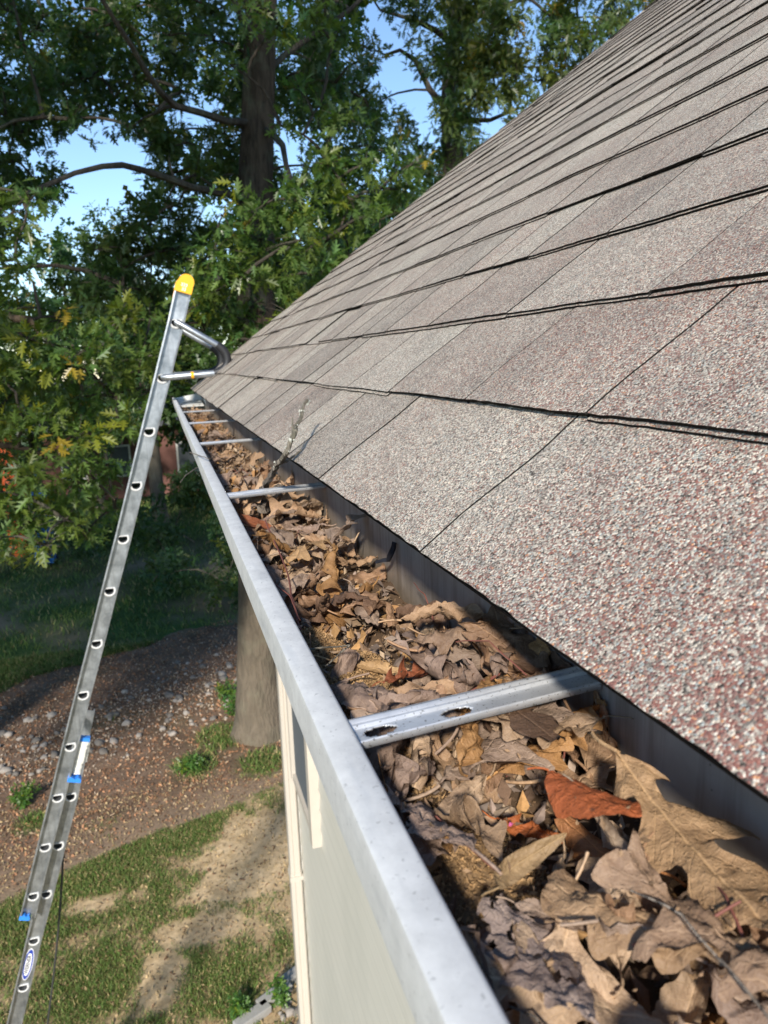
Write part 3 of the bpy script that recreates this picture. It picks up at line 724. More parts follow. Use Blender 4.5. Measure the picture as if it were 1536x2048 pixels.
for _ in range(9000):
    y = .05+3.9*rng.random()**1.6; x = rng.uniform(.085, .212); i = int((x-HX0)/HC); j = int((y-HY0)/HC)
    pts.append((x, y, H[i, j]-rng.uniform(-.001, .006) if rng.random() < .35 else hbed(x, y)+.001)); sz.append(rng.uniform(.0007, .0028)); q = rng.uniform(.4, 1.4)
    cl.append((.26*q, .17*q, .10*q))
flakes('catkin_crumbs', pts, sz, cl, 'fine golden brown catkin crumbs sifted between the gutter leaves', 'crumbs', M['crumbs'])
# torn bits of leaf filling the gaps
pts = []; sz = []; cl = []
for _ in range(7000):
    y = .05+3.97*rng.random()**1.25; x = rng.uniform(.092, .205)
    if any(math.hypot(x-bx, (y-by)*.6) < br*1.0 for (bx, by), br in BARE): continue
    pts.append((x, y, hbed(x, y)+rng.uniform(.001, .012))); sz.append(.0025+.007*rng.random()**1.6); q = rng.uniform(.4, .95)
    c0 = PAL[random.choice(list(PAL))]; cl.append(tuple(v_*q for v_ in c0))
flakes('leaf_fragments', pts, sz, cl, 'torn brown leaf fragments packed between the whole leaves', 'leaf litter', M['crumbs'], .3)
p = onZ(1022, 1635, -.2); mb = MB(); mb.add([(p.x-.0012, p.y, p.z-.004), (p.x, p.y-.001, p.z-.003), (p.x+.0014, p.y+.0004, p.z-.0035), (p.x, p.y+.0014, p.z-.003), (p.x, p.y, p.z-.0045)], [(0,1,3), (1,2,3), (0,4,1), (1,4,2), (2,4,3), (3,4,0)])
mb.build('petal', M['pink'], label='tiny bright pink petal on the brown crumbs of the nearest bay', cat='petal')

# sticks
def stick(name, pts, r0, r1, mat, label, n=8, sub=12, jit=.002, extras=(), cat='twig', group=None, lump=.35):
    P = [Vector(p) for p in pts]; out = []
    for i in range(len(P)-1):
        for k_ in range(sub): out.append(P[i].lerp(P[i+1], k_/sub))
    out.append(P[-1])
    out = [q+Vector((noise.noise(q*60), noise.noise(q*60+Vector((9,0,0))), noise.noise(q*60+Vector((0,9,0)))))*jit for q in out]
    mb = MB(); mb.tube(out, [r0+(r1-r0)*i/(len(out)-1) for i in range(len(out))], n, lump=lump)
    for e in extras: mb.tube(e[0], e[1], 6)
    return mb.build(name, mat, smooth=True, label=label, cat=cat, group=group), out
a = onZ(522, 985, -.195); b = onY(548, 940, a.y-.15); c = onY(570, 905, a.y-.20); d = onY(588, 868, a.y-.20); e = onY(613, 798, a.y-.14)
st, path = stick('lichened_stick', [a, b, c, d, e], .0048, .0022, M['twig'], 'lichen spotted grey stick leaning from the gutter over the roof edge', jit=.003, lump=.12)
mb = MB()
for k_, i in enumerate((11, 14, 16, 26, 33, 38, 43, 47, 48)):
    q = path[min(i, len(path)-1)]
    for _ in range(4):
        d_ = Vector((random.gauss(0,1), random.gauss(0,1), random.gauss(0,1))).normalized()*.0036
        s_ = random.uniform(.0025, .0052); o_ = q+d_
        s_ *= .62; vs = [o_+Vector(v)*s_*random.uniform(.5, 1.3) for v in ((1,0,0),(-1,0,0),(0,1,0),(0,-1,0),(0,0,1),(0,0,-1))]
        mb.add(vs, [(0,2,4),(2,1,4),(1,3,4),(3,0,4),(2,0,5),(1,2,5),(3,1,5),(0,3,5)])
mb.build('lichen', M['lichen'], st, smooth=True)
mb = MB(); q = path[16]; mb.tube([q, q+Vector((.012,-.012,.004)), q+Vector((.03,-.02,.018))], [.0026, .0018, .001], 6); q = path[30]; mb.tube([q, q+Vector((.006,.01,.012)), q+Vector((.008,.02,.03))], [.0022, .0015, .0008], 6)
mb.build('side_twig', M['twig'], st, smooth=True)
p = onZ(533, 1010, -.2); q = onZ(560, 985, -.19)
stick('bark_piece', [(p.x-.01, p.y-.02, p.z), (p.x+.015, p.y+.03, p.z+.006), (q.x+.01, q.y+.05, q.z)], .0085, .005, M['twig'], 'short thick piece of grey bark lying below the leaning stick', lump=.7, cat='bark')
p = onX(776, 1120, .205)
stick('dead_bud_sprig', [(p.x-.008, p.y+.01, CZ-.205), p, onX(786, 1083, .208)], .0016, .002, M['ink'], 'small black withered sprig against the back wall', lump=1.4, jit=.003)
for k_, (pp, rr_, lab) in enumerate((
    ([onX(868, 1240, .20), onX(850, 1190, .2), onX(826, 1165, .2)], .0007, 'thin curved orange stem arching off the back wall'),
    ([onZ(530, 1040, -.185), onZ(570, 1130, -.188), onZ(590, 1215, -.19), onZ(600, 1260, -.195)], .0010, 'long thin reddish stem running beside the lip'),
    ([onZ(540, 1160, -.185), onZ(580, 1190, -.188), onZ(600, 1240, -.19)], .0008, 'short reddish stem crossing the long one beside the lip'),
    ([onZ(880, 1420, -.19), onZ(1000, 1350, -.186), onZ(960, 1365, -.186)], .0007, 'straw coloured leaf stalk by the far edge of the nearest hanger'),
    ([onZ(610, 1300, -.19), onZ(700, 1290, -.188), onZ(650, 1330, -.19)], .0007, 'pale stalk lying across the leaves of the second bay'),
    ([onZ(380, 905, -.17), onZ(420, 918, -.16), onZ(445, 900, -.18)], .0009, 'bent brown stem poking over the lip near the third hanger'),
    ([onZ(395, 935, -.17), onZ(372, 950, -.165), onZ(360, 965, -.17)], .0009, 'tiny brown stem hanging outside the lip'),
    ([onZ(350, 812, -.19), onZ(372, 822, -.165), onZ(390, 818, -.19)], .0014, 'thin stem arching over the white gutter end'),
    ([onZ(352, 822, -.19), onZ(365, 806, -.155), onZ(398, 800, -.185)], .0014, 'second thin stem rising over the white gutter end'),
    ([onZ(1270, 1890, -.19), onZ(1420, 1840, -.185), onZ(1480, 1800, -.18)], .0009, 'dark wiry stem across the large tan leaf'),
    )):
    stick('dry_stem', pp, rr_, rr_*.6, M['redtwig'] if 'red' in lab or 'orange' in lab or 'dark' in lab else M['twig'], lab, 6, 8, .0012, cat='stem', group='dry stems caught in the gutter')
for k_ in range(60):
    y = .12+3.7*lr.random()**1.3; x = lr.uniform(.08, .2); i = int((x-HX0)/HC); j = int((y-HY0)/HC); z = H[i, j]+.001
    an = lr.uniform(0, 3.14); L_ = lr.uniform(.015, .045); dv = Vector((math.cos(an)*.6, math.sin(an), 0))*L_
    cpt = Vector((x, y, z)); aa, bb = cpt-dv, cpt+dv
    for q in (aa, bb): q.x = min(.211, max(.078, q.x))
    stick('dry_stem', [aa, cpt+Vector((0, 0, L_*.3)), bb], .0006, .0004, M['redtwig'] if k_ % 3 else M['twig'], f'short fine dry stem lying on the leaves {bay(y)}', 5, 5, .001, cat='stem', group=f'fine dry stems {bay(y)}')

# ------------------------------------------------------------------ extension ladder
FLY = [(0.1554, .3813+.0), (0.1004, .2008), (0.0147, -.0573), (-.0716, -.3121), (-.1571, -.5732), (-.2437, -.8359), (-.3332, -1.0945), (-.4219, -1.3598), (-.5136, -1.6233), (-.6044, -1.891), (-.6938, -2.1603), (-.7836, -2.4252), (-.872, -2.6916), (-.906, -2.795)]
LY = 3.95; LW = .40
lad = empty('extension_ladder', (-1.45, LY+LW/2, 0), label='aluminium extension ladder with yellow tips leaning on the roof edge', cat='ladder')
def lframe(P, i):
    a = Vector((P[max(i-1, 0)][0], 0, P[max(i-1, 0)][1])); b = Vector((P[min(i+1, len(P)-1)][0], 0, P[min(i+1, len(P)-1)][1]))
    U = (a-b).normalized()                         # upwards
    return U, Vector((U.z, 0, -U.x))               # A: towards the house
def dee(n=24, rx=.0215, ry=.0165):
    pts = []
    for k in range(n):
        a = 2*math.pi*k/n; x, z = math.cos(a)*rx, math.sin(a)*ry*1.25
        pts.append((x, min(z, ry*.55)))
    return pts
HW = .038
def rail(name, P, holes, yy, out, parent=lad):
    """channel rail: web with punched rung holes, flanges turned towards the outside (out=-1: towards the camera)"""
    mb = MB(); nD = 24; D = dee(nD); stations = []
    def pt(c, U, A, a, s, b=0): return Vector((c[0], yy+b, CZ+c[1]))+A*a+U*s
    prev = None
    for i, c in enumerate(P):
        U, A = lframe(P, i)
        if i in holes:
            hs = .026
            rect = []
            for k in range(nD):
                a = 2*math.pi*k/nD; x, z = math.cos(a), math.sin(a); q = min(HW/max(abs(x), 1e-6), hs/max(abs(z), 1e-6)); rect.append((x*q, z*q))
            # keep exact corners
            base = len(mb.v)
            mb.v += [tuple(pt(c, U, A, *r)) for r in rect]
            mb.v += [tuple(pt(c, U, A, 0, 0)+Vector((x, 0, z))) for x, z in D]
            for k in range(nD): mb.f.append((base+k, base+(k+1) % nD, base+nD+(k+1) % nD, base+nD+k)); mb.mi.append(0)
            for sx in (-1, 1):
                for sz in (-1, 1):
                    cc = pt(c, U, A, sx*HW, sz*hs); near = sorted(range(nD), key=lambda k: (Vector(mb.v[base+k])-cc).length)[:2]
                    mb.add([cc, mb.v[base+near[0]], mb.v[base+near[1]]], [(0, 1, 2)])
            top, bot = (c, U, A, hs), (c, U, A, -hs)
        else: top = bot = (c, U, A, 0)
        if prev is not None:
            mb.add([pt(*prev[:3], -HW, prev[3]), pt(*prev[:3], HW, prev[3]), pt(*top[:3], HW, top[3]), pt(*top[:3], -HW, top[3])], [(0, 1, 2, 3)])
        prev = bot
    for sx in (-1, 1):
        pr = [(sx*HW, 0), (sx*HW, out*.024), (sx*(HW-.007), out*.0245)]
        fr_ = []
        for i, c in enumerate(P):
            U, A = lframe(P, i); fr_.append((Vector((c[0], yy, CZ+c[1])), A, Vector((0, 1, 0))))
        mb.sweep(pr, fr_, closed=False)
    o = mb.build(name, M['alu'], parent)
    s = o.modifiers.new('s', 'SOLIDIFY'); s.thickness = .0022; s.offset = 0
    return o
def rung(c, ya, yb, parent=lad):
    D = dee(); mb = MB(); n = len(D)
    for y in (ya-.004, yb+.004): mb.v += [(c[0]+x, y, CZ+c[1]+z) for x, z in D]
    mb.f += [(k, (k+1) % n, n+(k+1) % n, n+k) for k in range(n)]; mb.mi += [0]*n
    o = mb.build('rung', M['alu'], parent, smooth=False)
    s = o.modifiers.new('s', 'SOLIDIFY'); s.thickness = .002; s.offset = 1
    # flared collar on each end
    for y, sg in ((ya, -1), (yb, 1)):
        mb = MB(); rings = [(1.0, .0055), (1.20, .0075), (1.42, .0062), (1.54, .001)]
        for q, h in rings: mb.v += [(c[0]+x*q, y+sg*h, CZ+c[1]+z*q*(1.0 if z < 0 else 1.12)) for x, z in D]
        for r_ in range(3):
            for k in range(n): mb.f.append((r_*n+k, r_*n+(k+1) % n, (r_+1)*n+(k+1) % n, (r_+1)*n+k)); mb.mi.append(0)
        mb.build('collar', M['lip'], o, smooth=True)
    return o
fly_holes = set(range(1, 13))
for yy, out in ((LY, -1), (LY+LW, 1)):
    rail('fly_rail', FLY, fly_holes, yy, out)
for i in sorted(fly_holes): rung(FLY[i], LY, LY+LW)
# lower section
BASE = [(-.548, -1.872)]
for i in (10, 11, 12):
    U, A = lframe(FLY, i); BASE.append((FLY[i][0]+A.x*.061, FLY[i][1]+A.z*.061-.002))
BASE += [(-.9044, -2.9714), (-.9878, -3.236)]
while BASE[-1][1] > -4.95: BASE.append((BASE[-1][0]-.085, BASE[-1][1]-.266))
BASE.append((BASE[-1][0]-.045, -5.255))
for yy, out in ((LY+.026, -1), (LY+LW-.026, 1)):
    rail('base_rail', BASE, set(range(1, len(BASE)-1)), yy, out)
for i in range(1, len(BASE)-1): rung(BASE[i], LY+.026, LY+LW-.026)
for yy in (LY+.02, LY+LW-.02):
    mb = MB(); c = BASE[-1]; mb.box((c[0]-.06, yy-.03, .0), (c[0]+.05, yy+.03, .02)); mb.box((c[0]-.03, yy-.02, .015), (c[0]+.03, yy+.02, .07)); mb.build('foot', M['rubber'], lad)
# yellow tips
def plate(mb, outline, c, U, A, y0, y1):
    n = len(outline); vs = [Vector((c[0], y, CZ+c[1]))+A*a+U*s for y in (y0, y1) for a, s in outline]
    mb.add(vs, [tuple(range(n)), tuple(range(n, 2*n))[::-1]]+[(k, (k+1) % n, (k+1) % n+n, k+n) for k in range(n)])
def text_mesh(txt, name, mat, size, mtx, parent, extr=.0006, sx=1, bold=.02, shear=0):
    cu = bpy.data.curves.new(name, 'FONT'); cu.body = txt; cu.size = size; cu.extrude = extr; cu.align_x = 'CENTER'; cu.align_y = 'CENTER'; cu.offset = bold*size; cu.shear = shear
    o = bpy.data.objects.new(name+'_tmp', cu); COL.objects.link(o); bpy.context.view_layer.update()
    me = bpy.data.meshes.new_from_object(o.evaluated_get(bpy.context.evaluated_depsgraph_get())); bpy.data.objects.remove(o)
    me.transform(mtx@Matrix.Diagonal((sx, 1, 1, 1))); me.materials.clear(); me.materials.append(mat); me.name = name
    o = bpy.data.objects.new(name, me); return link(o, parent)
for yy, sg in ((LY, -1), (LY+LW, 1)):
    U, A = lframe(FLY, 0); c = FLY[0]; ol = [(-.041, -.045), (.041, -.045), (.042, .006)]
    for k in range(9): a = math.pi*k/8*.98; ol.append((.006+.036*math.cos(a), .010+.034*math.sin(a)))
    ol += [(-.036, .002), (-.041, -.012)]
    mb = MB(); plate(mb, ol, c, U, A, yy+sg*.029, yy-sg*.006); o = mb.build('tip_cap', M['yellow'], lad)
    if sg < 0:
        for k, (tx, s_) in enumerate((('333', -.010), ('33', -.030))):
            m4 = Matrix((A, U, Vector((0, -1, 0)))).transposed().to_4x4(); m4.translation = Vector((c[0], yy-.0295, CZ+c[1]))+U*s_+A*.002*k
            text_mesh(tx, 'cap_lettering', M['wht'], .021, m4, o)
# blue bottom guides of the fly, blue top guides and white wrap of the lower section
for yy, sg in ((LY, -1), (LY+LW, 1)):
    mb = MB(); U, A = lframe(FLY, 13); plate(mb, [(-.040, -.018), (.012, -.016), (.012, -.004), (.004, .012), (-.008, .003), (-.018, .014), (-.030, .005), (-.040, .006)], FLY[13], U, A, yy+sg*.027, yy+sg*.004); mb.build('rail_guide', M['blue'], lad)
U, A = lframe(BASE, 0); yb = LY+.026
mb = MB(); plate(mb, [(-.020, -.004), (.040, -.004), (.040, .016), (-.012, .016)], BASE[0], U, A, yb-.026, yb+.006); mb.build('rail_guide', M['blue'], lad)
mb = MB(); plate(mb, [(-.030, -.215), (.036, -.215), (.036, -.198), (.020, -.188), (.005, -.198), (-.012, -.188), (-.030, -.196)], BASE[0], U, A, LY-.030, yb-.004); mb.build('rail_guide', M['blue'], lad)
mb = MB()
rows = 16
for i in range(rows+1):
    s_ = -.185+.18*i/rows
    for k in range(14):
        a_ = 2*math.pi*k/14; q = 1+.25*noise.noise(Vector((math.cos(a_)*2, math.sin(a_)*2, i*.9)))+.07*(i % 3 == 0)
        w_ = .034 if i > 5 else .026
        p_ = Vector((BASE[0][0], yb-.012+math.sin(a_)*.016*q, CZ+BASE[0][1]))+A*(.012+math.cos(a_)*w_*q-(.006 if i < 6 else 0))+U*s_
        mb.v.append(tuple(p_))
for i in range(rows):
    for k in range(14): mb.f.append((i*14+k, i*14+(k+1) % 14, (i+1)*14+(k+1) % 14, (i+1)*14+k)); mb.mi.append(0)
mb.f += [tuple(range(14)), tuple(range(rows*14, rows*14+14))]; mb.mi += [0, 0]
mb.build('white_wrap', M['tape'], lad, smooth=True)
# oval maker's sticker
c4, c5 = BASE[4], BASE[5]; c = ((c4[0]+c5[0])/2-.002, (c4[1]+c5[1])/2-.003)
U, A = lframe(BASE, 5)
def oval(a, b, n=40): return [(a*math.cos(2*math.pi*k/n), b*math.sin(2*math.pi*k/n)) for k in range(n)]
mb = MB(); plate(mb, oval(.0245, .094), c, U, A, yb-.0030, yb-.0012); stk = mb.build('sticker', M['wht'], lad)
mb = MB(); plate(mb, oval(.0215, .089), c, U, A, yb-.0036, yb-.0031); mb.build('sticker_blue_field', M['navy'], stk)
ol = [(.0145*math.copysign(abs(math.cos(2*math.pi*k/40))**.75, math.cos(2*math.pi*k/40)), .066*math.copysign(abs(math.sin(2*math.pi*k/40))**.8, math.sin(2*math.pi*k/40))) for k in range(40)]
mb = MB(); plate(mb, ol, c, U, A, yb-.0042, yb-.0037); mb.build('sticker_white_field', M['wht'], stk)
m4 = Matrix((U, -A, Vector((0, -1, 0)))).transposed().to_4x4(); m4.translation = Vector((c[0], yb-.0048, CZ+c[1]))
text_mesh('WERNER', 'sticker_lettering', M['ink'], .027, m4, stk, extr=.0003, sx=1.02, bold=.02)
# stand-off arms with rubber bends, one at each side, plugged into the top two rungs
for yy, sg in ((LY-.02, -1), (LY+LW-.03, 1)):
    h1, h2 = FLY[1], FLY[2]
    V3 = lambda x, z, y=yy: Vector((x, y, CZ+z))
    pts = [V3(h1[0]+.002, h1[1], yy+.05), V3(h1[0]+.006, h1[1]-.002, yy+.01), V3(h1[0]+.03, h1[1]-.016), V3(.284, .089)]
    low = [V3(h2[0]+.002, h2[1], yy+.05), V3(h2[0]+.006, h2[1], yy+.01), V3(h2[0]+.03, h2[1]+.001), V3(.262, -.047)]
    mb = MB(); mb.tube(pts, .0165, 14); mb.tube(low, .0165, 14)
    bend = [V3(.250, .113), V3(.284, .089), V3(.303, .074), V3(.3205, .052), V3(.329, .024), V3(.326, -.004), V3(.311, -.026), V3(.289, -.040), V3(.262, -.047), V3(.235, -.049)]
    mb.tube(bend, .0150, 14)
    arm = mb.build('standoff_arm', M['alu'], lad, smooth=True)
    mb = MB(); B2 = []
    for i in range(1, len(bend)-3):
        for k in range(5):
            t_ = k/5; p0, p1, p2, p3 = bend[i-1], bend[i], bend[i+1], bend[i+2]
            B2.append(.5*((2*p1)+(p2-p0)*t_+(2*p0-5*p1+4*p2-p3)*t_*t_+(3*p1-p0-3*p2+p3)*t_**3))
    B2.append(bend[-3]); B2.append(bend[-2])
    mb.tube(B2, .0205, 14, lump=.03); mb.build('rubber_grip', M['rubber'], arm, smooth=True)
    if sg < 0:
        mb = MB(); q = low[2].lerp(low[3], .48); mb.tube([q, q+Vector((.014, 0, .0))], .0172, 12); mb.build('yellow_mark', M['yellow'], arm)
# rope
mb = MB(); a = onY(128, 1680, LY+.12); b = onY(95, 2048, LY+.12); d_ = (b-a)
pts = [a+Vector((-.03, 0, .25))]+[a+d_*k/10+Vector((.012*math.sin(k/10*math.pi), 0, 0)) for k in range(11)]+[b+d_*.5, Vector((b.x-.27, LY+.12, .02)), Vector((b.x-.1, LY+.3, .012))]
mb.tube(pts, .0055, 8); mb.build('haul_rope', M['rope'], lad, smooth=True)

# ------------------------------------------------------------------ ground
def fbm(x, y, s, o=4, z=0):
    v = 0; a = .5
    for k in range(o): v += a*noise.noise(Vector((x*s, y*s, z+k*7))); s *= 2.07; a *= .5
    return v                                           # about -.5 .. .5
def lawn_edge(x): return 8.62+.36*x+.35*fbm(x, 0, .7, 3, 5)
def ground_at(x, y):
    """colour, grass share"""
    e = lawn_edge(x); n1 = fbm(x, y, .55, 5, 1); n2 = fbm(x*1.0, y*.8, 1.5, 4, 9)
    n3 = fbm(x, y, 5.5, 4, 4); soil = (.52+.28*n2+.34*n3, .39+.22*n2+.27*n3, .235+.14*n2+.19*n3); green = (.12+.04*n3, .115+.03*n3, .035)
    if y < e:
        d_edge = e-y
        g = .5+1.5*n1+1.1*n2+(.9 if d_edge < .75 and x < .25 else 0)*max(0, 1-abs(d_edge-.35)/.5)
        # bare worn tracks
        for (bx, by, rx_, ry_) in ((.45, 7.9, .7, .75), (.1, 7.2, .5, .3), (-.45, 6.2, .32, .4), (-.1, 6.75, .5, .28), (-1.1, 7.45, .5, .22), (.55, 7.3, .4, .35)):
            q = 1-math.hypot((x-bx)/rx_, (y-by)/ry_)
            if q > 0: g -= 1.6*q
        for (bx, by, rx_, ry_) in ((.15, 6.1, .6, .55), (-1.0, 6.2, .5, .55), (-1.6, 7.2, .6, .4)):
            q = 1-math.hypot((x-bx)/rx_, (y-by)/ry_)
            if q > 0: g += .9*q
        g += .35*n2+1.3*n3
        g = max(0, min(1, g)); c = tuple(s*(1-g)+q*g for s, q in zip(soil, green)); return c, g
    if y < 15.2+.5*x+1.2*n1:
        n3 = fbm(x, y, 4, 4, 6); m_ = (.17+.12*n2+.10*n3, .115+.08*n2+.07*n3, .08+.06*n2+.05*n3)
        if y < e+.9:                                    # pale dusty strip
            q = 1-(y-e)/.9; m_ = tuple(a*(1-q*.8)+b*q*.8 for a, b in zip(m_, (.30, .22, .15)))
        g = max(0, 1.6*n1-.22)*.8
        for (bx, by, r_) in ((.0, 9.9, .45), (.45, 10.6, .6), (.9, 9.7, .5), (-1.9, 9.2, .3)):
            q = 1-math.hypot(x-bx, y-by)/r_
            if q > 0: g += q
        g = min(.9, g); return tuple(s*(1-g)+q*g for s, q in zip(m_, (.07, .095, .03))), g*.8
    g = .85+1.6*n1
    q = max(0, 1-abs(y-(22.5+1.2*x))/.9)*.5
    g = max(0, min(1, g-q)); soil = (.22, .17, .12)
    return tuple(s*(1-g)+q_*g for s, q_ in zip(soil, (.05, .10, .025))), g
def gz(x, y): return .05*fbm(x, y, .25, 3, 2)+.012*fbm(x, y, 2.2, 2, 3)-.01 if y > 4.8 else .0
def axis(lo, hi, step, far):
    a = list(np.arange(lo, hi, step)); l = []; x = lo; s = step
    while x > -far: s *= 1.35; x -= s; l.append(x)
    r_ = []; x = a[-1]; s = step
    while x < far: s *= 1.35; x += s; r_.append(x)
    return l[::-1]+a+r_
XS = axis(-5, 3.2, .055, 320); YS = axis(4.8, 17, .06, 320)
Vg = []; Cg = []
for y in YS:
    for x in XS:
        inn = abs(x) < 60 and -40 < y < 90
        Vg.append((x, y, gz(x, y) if inn else 0)); Cg.append(ground_at(x, y)[0] if inn else (.06, .09, .03))
nx_ = len(XS); Fg = [(j*nx_+i, j*nx_+i+1, (j+1)*nx_+i+1, (j+1)*nx_+i) for j in range(len(YS)-1) for i in range(nx_-1)]
np_mesh('ground', Vg, Fg, M['ground'], smooth=True, attrs={'tint': ('POINT', Cg)}, label='uneven yard of patchy turf, bare tan soil and brown mulch', cat='ground', kind='structure')

def blades(name, n, box, hmin, hmax, wd, label, need=.25):
    P = []; C = []
    while len(P) < n:
        x = rng.uniform(box[0], box[1]); y = box[2]+(box[3]-box[2])*rng.random()
        c, g = ground_at(x, y)
        if rng.random() < g**1.3*1.1+.02 and g > need: P.append((x, y, gz(x, y))); q = rng.uniform(.6, 1.5); dry = rng.random() < .16; C.append((.30*q, .25*q, .11*q) if dry else (.10*q, .155*q, .038*q))
    P = np.array(P); n_ = len(P); a = rng.uniform(0, 6.283, n_); h = rng.uniform(hmin, hmax, n_); le = rng.normal(0, .6, (n_, 2))*h[:, None]
    side = np.stack([np.cos(a), np.sin(a), 0*a], 1)*wd
    top = P+np.stack([le[:, 0], le[:, 1], h], 1); midp = P+np.stack([le[:, 0]*.35, le[:, 1]*.35, h*.6], 1)
    Vv = np.stack([P-side, P+side, midp+side*.8, midp-side*.8, top], 1).reshape(-1, 3)
    i0 = np.arange(n_)*5; Ff = np.concatenate([np.stack([i0, i0+1, i0+2], 1), np.stack([i0, i0+2, i0+3], 1), np.stack([i0+3, i0+2, i0+4], 1)])
    np_mesh(name, Vv, Ff, M['blades'], attrs={'tint': ('POINT', np.repeat(np.array(C), 5, 0))}, label=label, cat='grass', kind='stuff')
blades('lawn_grass', 90000, (-3.6, 2.2, 5.0, 9.6), .014, .055, .0030, 'short patchy green grass of the sunny lawn', .04)
blades('weedy_grass', 9000, (-3.6, 2.4, 9.2, 15), .04, .12, .006, 'taller weedy grass tufts in the brown mulch')
blades('shaded_grass', 26000, (-8, 5, 14.5, 32), .05, .14, .011, 'dark green grass in the shade under the trees')
pts = []; sz = []; cl = []
while len(pts) < 24000:
    x = rng.uniform(-4.2, 2.6); y = rng.uniform(8, 15.8); e = lawn_edge(x)
    if y < e or y > 15.4+.5*x or rng.random() > min(1, (y-e)/.8+.08): continue
    pts.append((x, y, gz(x, y)+rng.uniform(.0, .02))); sz.append(rng.uniform(.008, .034)); q = rng.uniform(.35, 1.5)
    cl.append((.34*q, .18*q, .10*q) if rng.random() < .7 else (.36*q, .27*q, .18*q))
lp = []; ls = []; lc = []
while len(lp) < 16000:
    x = rng.uniform(-3.6, 2.2); y = rng.uniform(5.0, 9.6)
    lp.append((x, y, gz(x, y)+rng.uniform(.002, .02))); ls.append(rng.uniform(.006, .026)); q = rng.uniform(.5, 1.35)
    lc.append((.40*q, .30*q, .165*q) if rng.random() < .75 else (.20*q, .12*q, .07*q))
flakes('lawn_thatch', lp, ls, lc, 'dry straw coloured thatch and leaf bits scattered over the lawn', 'thatch', M['litter'], .3)
flakes('mulch', pts, sz, cl, 'reddish brown mulch and old leaves covering the bed behind the lawn', 'mulch', M['litter'], .35)

gp2 = []; gs2 = []; gc2 = []
while len(gp2) < 3200:
    x = rng.uniform(-3.6, 2.0); y = 12.45+.62*x+rng.normal(0, .85)
    gp2.append((x, y, gz(x, y)+rng.uniform(.004, .02))); gs2.append(rng.uniform(.012, .034)); q = rng.uniform(.5, 1.4); gc2.append((.46*q, .38*q, .30*q))
flakes('gravel', gp2, gs2, gc2, 'pale stone chips mixed into the stony strip of the mulch bed', 'gravel', M['litter'], .8)
# river stones: each one its own thing
protos = []
for k in range(7):
    bm = bmesh.new(); bmesh.ops.create_icosphere(bm, subdivisions=2, radius=1)
    for v in bm.verts:
        q = 1+.6*noise.noise(v.co*1.2+Vector((k*9, 0, 0)))+.16*noise.noise(v.co*4+Vector((k, 0, 0))); v.co = Vector((v.co.x*q, v.co.y*q*.8, v.co.z*q*.6))
    me = bpy.data.meshes.new('river_stone'); bm.to_mesh(me); bm.free(); me.materials.append(M['stone_w' if k % 2 else 'stone'])
    me.polygons.foreach_set('use_smooth', [True]*len(me.polygons)); protos.append(me)
sr = random.Random(3); cnt = 0
while cnt < 290:
    t_ = sr.uniform(-3.2, 1.9)
    yc = 12.45+.62*t_; y = yc+sr.gauss(0, .75) if sr.random() < .85 else yc-1.6*sr.random(); x = t_
    if y < 10.4: continue
    sg = .020+.060*sr.random()**2.2
    o = bpy.data.objects.new('river_stone', sr.choice(protos)); COL.objects.link(o)
    o.location = (x, y, gz(x, y)+sg*.3); o.scale = (sg, sg, sg); o.rotation_euler = (sr.uniform(-.3, .3), sr.uniform(-.3, .3), sr.uniform(0, 6.28))
    tag(o, 'small rounded pale stone in the stony strip across the mulch', 'stone', 'stones strewn across the mulch bed'); cnt += 1
# stony bed at the house corner
for k, (px_, py_, rz_) in enumerate(((505, 2034, .45), (548, 1992, .50), (590, 1950, .5))):
    p = onZ(px_, py_, -5.27); mb = MB(); mb.box((-.16, -.05, -.04), (.16, .05, .05))
    mb.v = [tuple(Vector(v)+Vector((noise.noise(Vector(v)*20+Vector((k, 0, 0))), noise.noise(Vector(v)*22), 0))*.012) for v in mb.v]
    o = mb.build('edging_block', M['edging']); bv = o.modifiers.new('b', 'BEVEL'); bv.width = .008; bv.segments = 2
    o.location = (p.x, p.y, .02); o.rotation_euler.z = rz_
    tag(o, ('grey edging block nearest the frame bottom at the stony corner bed', 'middle grey edging block of the stony corner bed', 'grey edging block closest to the downspout')[k], 'edging block', 'grey edging blocks of the corner bed')
for k in range(60):
    p = onZ(sr.uniform(525, 640), sr.uniform(1975, 2100), -5.28); sg = .018+.03*sr.random()
    o = bpy.data.objects.new('pebble', sr.choice(protos)); COL.objects.link(o); o.location = (p.x+.03, p.y-.02, .012); o.scale = (sg,)*3; o.rotation_euler.z = sr.uniform(0, 6)
    tag(o, 'grey and white pebble in the corner bed behind the edging blocks', 'pebble', 'pebbles in the corner bed by the downspout')

